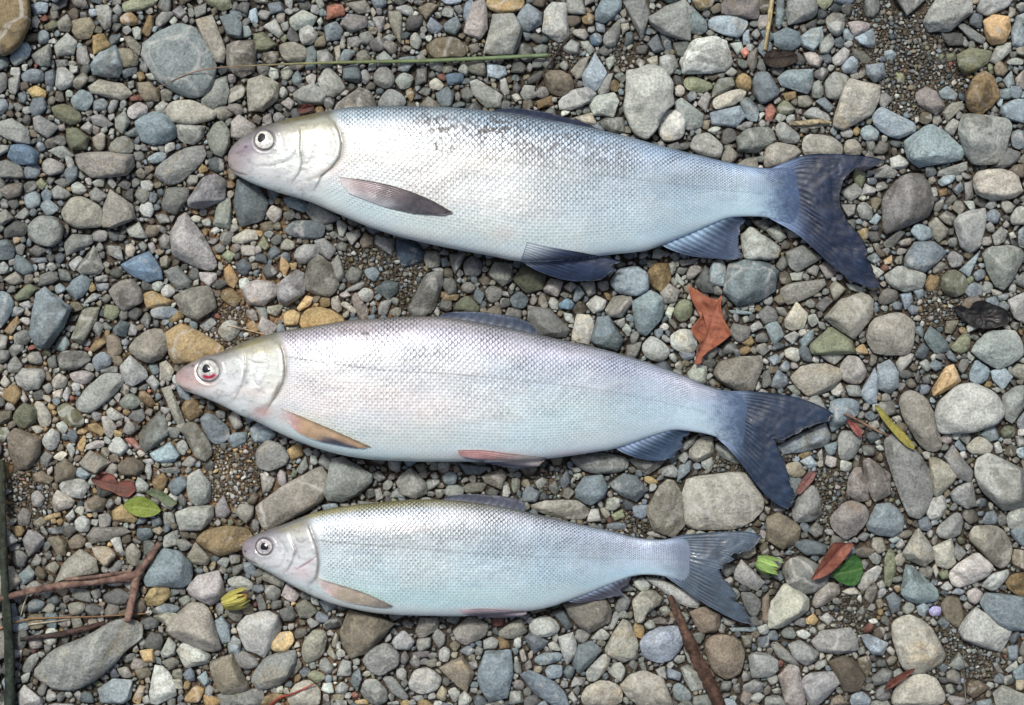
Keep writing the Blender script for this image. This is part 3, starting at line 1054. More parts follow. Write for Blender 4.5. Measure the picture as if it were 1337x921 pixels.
t5M 930,510 980,450 1050,445 1055,530 970,575 930,550
g5A 865,490 975,430 950,480 890,525
g5R 1060,470 1110,490 1200,560 1190,590 1090,550
t6A 900,700 915,670 1080,640 1200,630 1290,720 1315,800 1280,860 1180,915 950,920 905,880
t5M 705,820 770,710 810,672 850,680 890,740 900,900 850,960 740,930
b5M 335,720 380,650 470,645 500,710 480,760 410,800 340,760
b4M 510,690 590,635 650,650 715,720 650,780 560,740
o5R 690,655 720,645 770,680 740,695 700,680
t5M 110,800 180,775 340,775 400,830 380,870 280,870 120,830
g5M 120,680 160,650 190,680 150,720
g4R 190,700 230,670 250,720 220,745
b4M 250,670 290,610 310,680 270,720
w6R 310,605 350,600 365,620 330,630
w6R 320,640 360,630 370,650 340,670
w6M 920,110 960,60 1020,80 1015,160 980,175 925,150
t5M 1055,110 1090,50 1300,20 1305,80 1260,200 1180,200 1080,150
b5R 870,-5 955,-5 955,30 900,45
t4M 685,-5 830,-5 790,50 720,40
w6M 850,70 880,45 900,75 880,100
w6R 1265,180 1290,150 1305,185 1280,205
g4R 1310,110 1345,90 1360,170 1310,190
t5R 0,660 40,660 45,710 10,740
b5R 500,895 590,890 600,925 500,925
t5R 460,820 490,810 520,850 490,870
v5M 520,850 580,820 590,860 540,880
n4M 1020,175 1080,180 1050,205
T 3 2
t5M 125,130 180,75 300,62 375,90 385,140 330,195 210,230 160,180
w6R 375,80 420,15 480,30 525,110 480,165 400,155
b5M 575,70 640,40 685,110 680,180 640,212 580,190
b6A 490,210 560,85 580,160 570,260 530,272 500,240
b6R 545,-10 740,-10 700,25 600,45
o6M 860,190 930,80 970,65 1010,150 960,190 870,228
w6R 880,330 900,260 1000,175 1080,165 1180,210 1240,310 1200,370 1080,415 900,420
g6M 1070,-5 1330,-20 1330,20 1210,95 1150,60
b6R 1055,110 1090,40 1160,90 1150,140 1110,168 1060,150
b6A 1165,100 1230,75 1280,130 1230,195 1180,150
g5M 1225,230 1290,185 1345,180 1345,280 1280,370 1240,340
t5R 685,270 700,220 750,200 830,240 870,330 910,480 900,515 830,515 780,460 740,400
g5R 610,470 630,430 670,430 730,490 820,570 865,650 860,740 820,850 770,865 720,840 690,720 620,560
t6R 835,560 890,550 990,630 980,670 930,710 890,765 865,740 860,630
g6R 825,840 860,765 920,745 940,810 900,875 850,875
w6M 1085,640 1100,560 1160,530 1345,620 1345,800 1230,820 1140,740
g5A 925,550 970,490 1070,620 1060,680 980,650
g5A 955,740 1000,700 1070,680 1090,800 1040,815 970,780
b5M 330,260 400,240 475,265 470,330 400,370 340,415 320,360
g5R 370,440 400,405 490,430 490,480 440,560 375,560
b5A 60,490 150,440 300,375 325,450 300,490 90,530
p5M 500,570 530,555 640,640 640,740 560,780 530,720
p4M 420,680 450,610 490,605 530,770 470,780 415,740
g5M 130,820 200,700 260,720 280,850 230,880 150,890
p5R 325,870 400,785 470,780 530,830 510,900 430,930 340,925
b5M 520,900 570,800 640,790 710,860 700,930 530,930
n4M -5,870 60,835 150,910 100,930 -5,930
b6M 170,570 225,540 265,590 220,610
o5R 155,540 210,510 235,520 190,560
w6A 260,530 285,505 290,560 270,570
t6R 1035,490 1110,435 1180,490 1160,530 1070,535
g6R 1180,480 1210,465 1230,520 1195,530
v4R 1215,410 1250,380 1300,400 1280,450 1230,450
b5M 975,490 1000,455 1040,510 1010,520
w7R 1000,530 1030,515 1045,550 1015,560
w6R 1250,850 1300,805 1345,800 1345,930 1260,920
g5R 940,870 990,835 1025,870 1010,915 950,910
t6R 860,900 920,880 1000,920 870,930
w6M 330,200 380,160 405,200 370,235 340,225
w6M 280,20 370,0 400,20 350,65 310,45
b5M 0,30 50,10 70,50 30,75
g5R 100,180 150,170 175,220 140,225
b4R 510,430 560,410 590,450 540,480
b4R 500,330 540,305 575,340 540,365
g4R 590,390 610,340 640,370 620,410
w6R 650,340 690,330 705,360 670,370
w6R 790,60 830,35 860,80 830,105
g4R 770,130 790,90 800,150 780,165
g4R 810,130 850,115 855,165 810,165
b6R 1295,510 1345,490 1345,560 1310,545
b5R 1300,360 1345,310 1345,410 1310,395
t5R 630,710 660,690 660,740 630,750
T 0 3
o4R 1025,60 1080,10 1180,-10 1290,0 1320,50 1260,110 1150,145 1080,110
b5A 750,280 790,190 850,110 930,120 1000,190 1000,270 960,312 870,300 765,300
t5A 980,150 1020,75 1100,155 1080,190 1000,185
p6M 975,320 1030,250 1140,220 1170,350 1100,400 1000,350
t6M 870,540 930,450 1000,390 1070,400 1110,460 1120,560 1160,620 1120,645 1000,610
t6M 800,460 870,435 935,450 880,515
o5R 755,370 790,310 880,310 895,350 840,400 765,405
t5M 285,290 330,190 420,110 500,160 510,230 400,260
n5R 480,100 560,95 610,140 550,205 500,150
t4M 490,-5 640,-5 680,20 580,60 480,80 455,40
w7A 575,60 625,30 640,110 610,125
t5R 655,110 690,75 740,130 710,200 665,180
g5R 560,220 620,160 645,200 600,240
b4R 720,0 790,0 800,40 750,70 715,40
g5R 190,740 290,630 450,570 560,500 640,480 730,500 740,570 640,650 600,700 500,790 380,840 290,835 200,770
g5A 120,60 150,10 230,50 220,90 150,145
n4M 250,50 310,40 350,80 340,140 300,140
n4R 355,70 400,30 450,60 430,100 370,110
b5M 80,260 150,195 180,230 170,270 110,300
w6R 130,310 180,270 240,310 160,330
b5R 140,400 180,365 240,390 210,430 150,440
b5R 240,380 290,345 325,380 290,405
t5R 355,400 400,385 450,400 430,445 370,455
g4R 540,350 620,310 680,350 650,400 560,390
g4R 470,330 520,310 530,350 500,375
w5R 110,740 150,670 200,645 200,690 150,760
g6M 95,860 130,820 220,890 220,930 100,930
b5A 515,840 590,790 690,795 680,890 640,915 530,910
w7M 780,860 810,720 850,725 910,800 920,870 830,915 790,910
w7M 925,640 960,595 1100,660 1090,700 970,730
w6M 840,650 880,570 920,610 915,660 850,675
n4A 1100,700 1210,660 1300,830 1280,850 1160,860 1110,780
g4M 1140,870 1280,840 1345,850 1345,930 1160,930
g6A 1240,520 1290,460 1400,435 1450,455 1465,520 1430,580 1380,670 1290,630
b5M 1190,600 1220,560 1260,590 1250,670 1195,650
b5M 1115,490 1160,460 1200,510 1200,590 1160,600 1120,540
g4R 730,490 780,460 835,480 820,520 750,530
b5R 790,430 860,390 940,410 920,440 820,450
g5R 930,370 980,350 1000,380 960,410
b5R 1265,180 1330,180 1335,250 1280,230
g6R 1185,270 1250,245 1330,290 1300,330 1200,300
g5R 630,670 700,650 715,680 660,705
n4R 700,740 780,725 790,770 730,790
o5R 960,890 1020,820 1070,840 1040,910 980,910
b5M 1030,780 1075,745 1095,800 1070,830
o5M 690,900 730,820 760,830 730,921
g6R 385,870 410,845 435,870 415,900
t6R 890,790 950,790 955,840 910,840
o5M 730,640 800,630 810,700 750,700
t4R 840,700 900,670 940,700 900,740
b5R 1010,220 1040,200 1065,225 1040,240
g5R 1130,180 1165,150 1205,160 1180,210
g4R 230,130 260,115 275,150 250,165
b4R 250,0 340,-10 330,30 260,30
g6R 400,-5 470,-5 460,20 420,20
w6R 525,780 555,760 570,785 540,795
T 1 3
o6R 75,600 120,545 185,540 200,590 160,645 90,640
t5R 240,650 250,590 310,525 370,540 370,610 330,680 260,710
g5M 0,740 60,670 200,640 210,690 170,770 120,820 20,840 -20,800
t6R 395,610 415,540 435,570 415,625
n4A 445,530 490,430 640,460 720,500 640,590 580,650 500,675 455,600
g5R 560,690 590,640 680,595 750,660 740,720 650,770 590,740
g6R 710,590 770,530 830,590 800,635 730,630
t5M 835,540 860,470 950,465 950,530 860,575
t5M 1030,540 1120,460 1210,500 1200,560 1100,610 1060,590
g6R 955,640 990,615 1020,650 1000,700 960,690
b5M 1065,640 1110,610 1150,640 1110,668
n5A 960,730 1080,670 1140,760 1100,850 1030,800
w7R 800,810 830,740 900,730 970,780 950,840 870,868 810,840
b5A 1165,730 1200,650 1330,640 1340,760 1310,880 1220,900 1175,830
t5M 1270,540 1330,500 1345,570 1280,570
g5R 660,780 720,775 800,880 780,900 710,860
g5R 545,860 570,790 640,790 690,860 680,910 610,921
b5A 490,800 540,730 555,790 530,850
w6R 415,830 450,800 490,830 460,870 420,860
g5R 330,700 360,670 410,730 380,765 335,740
v5R 260,770 310,738 370,775 320,810
b4R 225,750 260,725 290,745 250,790
t5R 180,760 220,670 245,720 200,770
t6R 170,880 200,820 270,790 335,840 330,930 175,930
t5M 370,650 390,610 430,680 410,690
g5R 0,850 30,840 40,890 0,910
o5M 20,890 90,860 150,870 100,921 20,921
n5R 940,880 970,820 1000,850 990,905
g6R 1000,850 1040,830 1070,860 1040,915
w6M 1060,880 1090,850 1130,890 1110,925 1060,925
n4R 1010,610 1040,585 1070,610 1040,650
g4R 40,300 100,300 135,330 110,380 60,370
t4M 210,400 260,370 320,430 280,470 230,465
b5M 330,380 380,370 430,410 370,440
g4R 0,360 30,340 60,420 20,435
w5R 815,880 870,870 880,900 840,905
n5R 400,870 470,865 450,905 410,895
p4R 815,650 900,640 910,670 830,680
w5M 1110,700 1150,690 1165,730 1130,740
o5R 520,900 580,890 590,921 520,921
g5R 690,910 740,900 750,921 690,921
w6R 275,700 310,695 315,730 285,735
T 2 3
t4M 275,400 310,375 480,360 520,430 510,490 400,545 330,490
g6R 85,520 120,470 190,455 255,510 230,555 140,570
b4M 210,440 270,420 320,510 290,535 250,480
b4A 70,570 100,545 190,590 170,620 120,655
w6A 245,570 320,545 340,610 320,680 290,712 265,650
b5R 115,680 170,650 260,650 260,690 150,720
b5R 175,740 200,715 265,715 260,780 190,788
b5M 320,700 350,610 420,590 470,640 400,720 350,760
w6R 190,600 230,590 260,640 200,635
w6R 385,750 480,655 520,660 500,730 440,800 400,795
t5A 490,630 580,480 620,500 660,610 650,680 580,695 500,660
b6R 670,590 720,540 800,510 880,515 910,560 880,630 820,700 720,690 680,640
t6R 630,380 680,330 740,325 790,370 770,400 710,440 690,490 650,490 640,430
w5R 690,500 730,475 755,520 710,530
w6R 770,420 810,405 835,440 800,465
w5R 500,520 540,430 565,460 530,530
w6R 410,580 470,520 515,560 490,585
w6R 680,255 780,265 860,300 1000,385 960,420 890,400 800,325
n4M 930,440 1010,410 1090,450 1070,540 990,545
n4R 1010,600 1050,560 1180,570 1220,660 1190,760 1110,790 1040,720
w6R 895,620 930,590 985,720 960,740 920,690
w6M 885,730 920,715 990,745 1025,830 940,850 905,790
b5R 840,830 870,805 930,850 940,895 880,905 845,880
g5M 950,880 1030,865 1060,930 950,930
t6R 360,921 390,830 480,790 570,830 580,890 540,930
t6M 570,820 620,770 690,745 790,790 840,921 700,940 620,890
b5M 50,770 100,745 220,800 270,850 300,930 220,930 120,860
g5M 750,740 800,720 810,790 770,780
w6M 1165,230 1200,165 1240,200 1320,280 1280,325 1170,270
g5R 1190,335 1260,335 1305,390 1280,460 1240,450
w5M 1100,460 1170,490 1140,510 1110,500
b5M 1140,520 1290,515 1270,540 1150,540
g6M 1240,670 1280,645 1345,660 1345,775 1260,780 1250,720
g6M 1210,820 1270,790 1315,810 1310,855 1220,860
b4M 1285,570 1345,560 1345,625 1290,620
t4M 1200,560 1260,560 1250,620 1215,620
n3R 0,490 50,475 80,540 20,575 -10,560
g5M -10,850 50,850 65,910 -10,921
w6M 310,830 330,775 385,780 370,820
w6A 295,880 315,850 345,895 330,921
t5R 40,640 65,630 80,690 55,700
g6R 75,480 100,460 120,480 90,500
w5M 20,460 100,445 80,480
w6R 700,30 740,10 790,35 770,50
n4M 1310,370 1345,330 1345,510 1310,480
g4R 1100,800 1150,800 1140,850 1090,850
g4R 1155,820 1190,810 1195,860 1165,860
T 3 3
g4R 80,210 120,155 200,150 320,240 310,290 200,350 140,320 90,270
t5R 235,370 300,280 370,290 380,340 300,400 245,418
t6M 10,520 20,390 90,290 215,370 210,430 160,460 60,520
b4M 130,80 200,55 310,90 300,140 200,140
n3M 0,-5 170,-5 160,60 80,110 0,60
p5M 350,0 470,-10 460,30 420,65 380,40
w7R 470,300 500,240 570,195 600,210 570,270 500,330
v4R 610,160 640,105 665,130 670,230 640,305 610,280
b6R 530,-10 690,-10 650,40 570,30
t5M 705,130 770,30 790,0 810,40 860,100 865,160 820,198 760,170
t6A 860,100 960,55 980,180 940,210 890,195
g6M 880,30 890,-10 1000,-10 1000,40 930,55
g5A 970,140 985,75 1040,130 1000,170
p7R 950,235 1000,180 1090,125 1180,200 1150,250 1010,310 965,290
t5R 1045,50 1080,-10 1210,-10 1275,80 1270,170 1220,212 1170,180 1110,110
w6R 1115,300 1170,240 1255,215 1260,250 1190,330
o4R 1240,290 1280,240 1400,230 1400,360 1300,350
b5M 1115,390 1140,340 1230,345 1345,365 1345,530 1260,530 1170,470
g6A 1000,530 1090,415 1170,470 1270,540 1215,640 1100,610 1020,580
b6M 700,340 725,195 760,200 820,280 885,320 890,370 840,385 740,380
n4R 905,400 940,355 1000,370 1025,460 1000,520 930,480
p6R 1040,330 1090,310 1130,345 1090,400 1050,380
b5R 960,340 990,310 1035,330 1010,350
t6M 640,530 690,470 770,455 850,520 930,650 920,690 800,760 720,750 690,660
g3M 620,490 680,480 690,530 640,540
b6M 490,560 530,555 630,600 600,660 550,660 510,610
w5A 235,590 280,540 430,520 465,580 470,635 370,658 270,640
g5M 110,610 170,585 270,650 250,690 200,720 140,680
w5M 20,610 50,595 160,700 140,718 60,680
n3M 320,700 400,670 450,690 510,780 480,850 400,850 370,760
n4M 470,680 530,665 545,720 520,780 480,730
w6M 175,800 220,760 350,752 375,810 290,900 230,930 220,860 175,840
p5M 60,770 110,715 165,730 170,800 200,900 190,930 100,930
b5R -10,690 50,690 55,740 -10,760
t6R 650,870 720,780 840,760 910,830 930,921 660,940
b5R 430,880 490,848 540,890 530,930 440,930
n4M 335,890 380,868 430,920 330,930
w6M 1180,860 1230,820 1345,870 1345,930 1200,930
w6A 950,715 1000,650 1050,720 1000,740
w6R 930,820 960,812 980,850 960,870 935,850
b5M 1250,620 1310,610 1305,690 1260,690
b6M 1280,750 1345,700 1345,790 1300,795
o6M 200,475 240,445 265,480 245,505 205,500
w7R 150,540 190,528 230,555 200,582 160,565
w6M 270,470 310,440 345,470 320,510
b4M 620,360 660,335 700,370 690,430 650,445
g6R 705,410 740,380 775,410 740,450 710,440
b6M 780,410 820,380 845,420 820,465 790,450
P6R 840,430 870,405 915,415 900,455 860,460
b4A 885,490 920,460 960,490 930,530
w7R 525,480 560,468 580,490 545,505
g4M 545,780 600,730 660,750 640,810 560,820
g5R 655,750 690,730 715,760 690,790 660,780
g4M 465,440 500,400 515,440 490,460
n4R 565,380 590,360 610,400 580,425
w6R 570,290 600,270 620,300 590,325
t6M 390,330 450,300 490,345 430,350
w6R 665,90 700,52 720,90 690,115
b6R 630,60 690,20 695,60 660,80
n4M 1275,180 1290,110 1345,120 1345,220 1290,200
b6M 1270,10 1345,0 1345,100 1290,60
v4R 890,230 940,215 950,260 910,270
w6M 860,210 880,180 895,230 880,265
w6R 900,310 940,275 970,310 940,330
w5R -10,770 50,765 60,800 20,820
g5R -10,880 60,870 110,930 -10,930
w6R 20,845 60,830 70,855 40,865
g4A 1170,700 1200,700 1235,760 1200,750
w6M 1240,740 1300,690 1310,730 1260,755
"""
TINT = {'g': (1.0, 1.0, .963), 'b': (.925, .992, 1.02), 'w': (1.0, 1.0, .955), 't': (1.035, 1.0, .92), 'o': (1.17, 1.0, .735), 'n': (1.07, .99, .855),
        'v': (1.0, 1.02, .83), 'p': (1.04, .99, .955), 'k': (.80, .95, 1.08), 'r': (1.28, .88, .76), 'P': (1.0, .96, 1.2), 'V': (.95, 1.0, .99), 'W': (1, 1, .95)}
def stone_col(letter, d, r=None):
    v = (min(d, 7) * 24 + 19) / 255.0
    c = np.array(TINT[letter]) * v
    if r is not None:
        c = c * (1 + r.normal(0, .06)) * (1 + r.normal(0, .009, 3))
    return lin(c * np.array([.972, 1.0, 1.01])) * 1.06

raw = []
for ln in STONES.strip().splitlines():
    w = ln.split()
    if w[0] == 'T':
        tc, tr = int(w[1]), int(w[2]); continue
    pts = np.array([[float(v) for v in q.split(',')] for q in w[1:]])
    raw.append([w[0][0], int(w[0][1]), w[0][2], pts / 4.0 + np.array([tc * 334, tr * 230]), tc, tr, pts])

# a stone that lies across two of the tracing windows was drawn as two halves: join them
used = [False] * len(raw)
for i in range(len(raw)):
    if used[i]: continue
    for j in range(len(raw)):
        if j == i or used[j] or used[i]: continue
        A, B = raw[i], raw[j]
        if A[0] not in (B[0],) and {A[0], B[0]} not in ({'g', 't'}, {'g', 'b'}, {'g', 'w'}, {'n', 't'}, {'g', 'p'}): continue
        if A[4] == B[4] and B[5] == A[5] + 1:
            e = B[5] * 230
            a = A[3][A[3][:, 1] > e - 5]; b = B[3][B[3][:, 1] < e + 5]; ax = 0
        elif A[5] == B[5] and B[4] == A[4] + 1:
            e = B[4] * 334
            a = A[3][A[3][:, 0] > e - 5]; b = B[3][B[3][:, 0] < e + 5]; ax = 1
        else: continue
        if len(a) < 2 or len(b) < 2: continue
        lo = max(a[:, ax].min(), b[:, ax].min()); hi = min(a[:, ax].max(), b[:, ax].max())
        if hi - lo > .5 * min(np.ptp(a[:, ax]), np.ptp(b[:, ax])) and min(np.ptp(a[:, ax]), np.ptp(b[:, ax])) > .4 * max(np.ptp(a[:, ax]), np.ptp(b[:, ax])):
            raw[i] = [A[0], A[1], A[2], hull(np.vstack([A[3], B[3]])), A[4], A[5], A[6]]
            used[j] = True
items = [r for r, u in zip(raw, used) if not u]

occ = np.zeros((GH, GW), bool)
order = sorted(items, key=lambda r: -abs(poly_area(r[3])))
stones = []
for r in order:
    p = r[3]
    if poly_area(p) > 0: p = p[::-1]
    a0 = abs(poly_area(p))
    cut, it = {'A': (.03, 1), 'M': (.07, 1), 'R': (.15, 2)}[r[2]]
    q = chaikin(p, cut, it)
    c = q.mean(0)
    q = c + (q - c) * math.sqrt(a0 / max(abs(poly_area(q)), 1)) * 1.065
    ra = raster(q)
    if ra is None: continue
    m, x, y = ra
    if m.sum() < 20: continue
    sub = occ[y:y + m.shape[0], x:x + m.shape[1]]
    if (sub & m).sum() > .45 * m.sum(): continue
    over = (fish_mask[y:y + m.shape[0], x:x + m.shape[1]] & m).sum() / m.sum()
    sub |= m
    stones.append(dict(letter=r[0], d=r[1], shape=r[2], out=q, area=a0, over=over, tr=p))

Hmap = np.zeros((GH, GW))

def stone_geo(q, shape, h, n, rings, r, rough=1.0):
    """vertices (picture x, y, height) and faces of one stone with the outline q"""
    q = resample(q, n, True)
    c = q.mean(0)
    rad = np.hypot(*(q - c).T)
    R0 = rad.mean()
    ang = np.linspace(0, 2 * np.pi, n, endpoint=False)
    amp = {'A': .022, 'M': .03, 'R': .014}[shape] * rough
    wob = 1 + amp * sum(np.sin(k * ang + r.random() * 6.3) / (k ** .5) for k in (3, 5, 7, 11))
    p = {'A': 5.5, 'M': 3.8, 'R': 2.6}[shape] * r.uniform(.9, 1.15)
    ph = np.linspace(0, np.pi / 2, rings) ** 1.0
    sA = np.concatenate([[.80, .95], np.cos(ph[:-1]) ** (2 / p)])
    zA = np.concatenate([[-.18, .08], .30 + .70 * np.sin(ph[:-1]) ** (2 / p)])
    k = len(sA)
    dx = (q - c)[None] * sA[:, None, None] * wob[None, :, None]
    V = np.empty((k * n + 1, 3))
    V[:-1, :2] = (c + dx).reshape(-1, 2)
    V[:-1, 2] = np.repeat(zA, n) * h
    V[-1] = (c[0], c[1], h)
    # tilt and lumps
    L = (V[:, :2] - c) / R0
    g = r.normal(0, .16, 2)
    top = np.clip(V[:, 2] / h, 0, 1)
    V[:, 2] += h * top * (L @ g)
    for _ in range(4):
        f = r.normal(0, 1.8, 2); a = r.random() * 6.3
        V[:, 2] += h * .06 * rough * top * np.sin(L @ f * 2.0 + a)
    for _ in range(5):
        f = r.normal(0, 5.0, 2); a = r.random() * 6.3
        V[:, 2] += h * .022 * rough * top * np.sin(L @ f + a)
    # chipped facets
    nf = {'A': 8, 'M': 6, 'R': 3}[shape]
    for _ in range(nf):
        a = r.random() * 6.3
        tl = r.uniform(.12, 1.3)
        N = np.array([math.cos(a) * tl, math.sin(a) * tl, 1.0]); N /= np.linalg.norm(N)
        Q = np.column_stack([L * (R0 * S / max(h, 1e-6)), V[:, 2] / h])
        s = Q @ N
        lim = s.max() * r.uniform(.72, .96)
        ex = np.clip(s - lim, 0, None)
        Q2 = Q - ex[:, None] * N[None] * .92
        keep = V[:, 2] > .32 * h
        V[keep, 2] = (Q2[:, 2] * h)[keep]
        xy = c + Q2[:, :2] / (R0 * S / max(h, 1e-6)) * R0
        V[keep, :2] = xy[keep]
    quads = grid_quads(k, n, True)
    last = (k - 1) * n
    tris = np.column_stack([last + np.arange(n), np.full(n, k * n), last + (np.arange(n) + 1) % n])
    return V, quads, tris, c

def hull_stone(q, shape, h, r, cuts, unit=False):
    """a broken stone: the convex hull of its outline and a few facet corners, edges worn a little"""
    import bmesh
    k = {'A': 9, 'M': 11, 'R': 14}[shape]
    c = q.mean(0)
    m = resample(q, min(len(q), 16), True) if len(q) > 16 else q
    nx_ = np.roll(m, -1, axis=0); ev = nx_ - m
    mids = (m + nx_) / 2 + np.column_stack([ev[:, 1], -ev[:, 0]]) * r.normal(.0, .05, len(m))[:, None]
    m = np.stack([m * (1 + 0 * m), mids], 1).reshape(-1, 2)
    R0 = np.hypot(*(m - c).T).mean()
    pts = []
    tilt = r.normal(0, .26, 2)
    def add(x, y, z): pts.append((x, y, z))
    for (x, y) in m:
        lz = r.uniform(.22, .42)
        add(x, y, lz * h)
        add(c[0] + (x - c[0]) * .86, c[1] + (y - c[1]) * .86, -.15 * h)
    lo, hi = {'A': (.40, .92), 'M': (.40, .86), 'R': (.40, .75)}[shape]
    nt = int(r.integers(4, 8))
    a0 = r.random() * 6.3
    step = max(len(m) // nt, 1)
    for i in range(0, len(m), step):
        x, y = m[(i + int(r.integers(0, 2))) % len(m)]
        f = r.uniform(lo, hi)
        px, py = c[0] + (x - c[0]) * f, c[1] + (y - c[1]) * f
        z = (.84 + (px - c[0]) / R0 * tilt[0] + (py - c[1]) / R0 * tilt[1] + r.normal(0, .06)) * h
        add(px, py, max(z, .5 * h))
    for _ in range(3):
        a = r.random() * 6.3; f = r.uniform(.05, .45)
        px, py = c[0] + math.cos(a) * R0 * f, c[1] + math.sin(a) * R0 * f
        add(px, py, (.94 + (px - c[0]) / R0 * tilt[0] + (py - c[1]) / R0 * tilt[1] + r.normal(0, .05)) * h)
    zs = 1.0 if unit else 1.0 / S
    bm = bmesh.new()
    for (x, y, z) in pts: bm.verts.new((x - c[0], -(y - c[1]), z * zs))
    res = bmesh.ops.convex_hull(bm, input=bm.verts[:], use_existing_faces=False)
    junk = [v for v in bm.verts if not v.link_faces]
    bmesh.ops.delete(bm, geom=junk, context='VERTS')
    bmesh.ops.triangulate(bm, faces=bm.faces[:])
    if cuts: bmesh.ops.subdivide_edges(bm, edges=bm.edges[:], cuts=cuts, use_grid_fill=True)
    for fac in {'A': (.10,), 'M': (.16,), 'R': (.4, .3)}[shape]:
        bmesh.ops.smooth_vert(bm, verts=bm.verts[:], factor=fac if cuts else fac * .2, use_axis_x=True, use_axis_y=True, use_axis_z=True)
    bmesh.ops.triangulate(bm, faces=bm.faces[:])
    bmesh.ops.recalc_face_normals(bm, faces=bm.faces[:])
    bm.verts.index_update()
    V = np.array([v.co[:] for v in bm.verts]); T = np.array([[v.index for v in f.verts] for f in bm.faces])
    bm.free()
    L = V / max(R0, 1e-6)
    d = np.zeros(len(V))
    for fr, am in ((3.2, .022), (6.5, .014), (13., .008)):
        w = r.normal(0, fr, 3); d += am * np.sin(L @ w + r.random() * 6.3) * np.sin(L @ r.normal(0, fr, 3) + r.random() * 6.3)
    nrm = V / np.maximum(np.linalg.norm(V, axis=1, keepdims=True), 1e-6)
    V = V + nrm * (d * R0)[:, None]
    V[:, 2] /= zs
    V = np.column_stack([c[0] + V[:, 0], c[1] - V[:, 1], V[:, 2]])
    return V, T, c

def to_world(V):
    X, Y = P(V[:, 0], V[:, 1], V[:, 2])
    return np.column_stack([X, Y, V[:, 2]])

def stamp(V):
    ix = np.clip((V[:, 0] + MX).astype(int), 0, GW - 1); iy = np.clip((V[:, 1] + MY).astype(int), 0, GH - 1)
    np.maximum.at(Hmap, (iy, ix), V[:, 2])

class Bag:
    def __init__(b): b.V = []; b.Q = []; b.T = []; b.C = []; b.S = []; b.n = 0
    def add(b, V, Q, T, c, s):
        b.V.append(V)
        if Q is not None: b.Q.append(Q + b.n)
        if T is not None: b.T.append(T + b.n)
        b.C.append(np.tile(c, (len(V), 1))); b.S.append(np.full(len(V), s)); b.n += len(V)
    def mesh(b, name, mat, flat=False):
        return make_mesh(name, np.vstack(b.V), np.vstack(b.Q) if b.Q else None, np.vstack(b.T) if b.T else None,
                         np.vstack(b.C), np.concatenate(b.S), mat, flat)

def rect_dims(p):
    d = p - p.mean(0)
    w, v = np.linalg.eigh(d.T @ d)
    e = d @ v
    ext = np.ptp(e, axis=0)
    return max(ext), min(ext)

# visible share decides which 300 are built one by one
for s in stones:
    ra = raster(s['out']); m, x, y = ra
    yy, xx = np.mgrid[y:y + m.shape[0], x:x + m.shape[1]]
    inside = (xx >= MX) & (xx < MX + 1337) & (yy >= MY) & (yy < MY + 921)
    s['vis'] = (m & inside & ~fish_mask[y:y + m.shape[0], x:x + m.shape[1]]).sum()
    s['long'], s['short'] = rect_dims(s['tr'])
stones.sort(key=lambda s: -s['vis'])
NAMED = 300

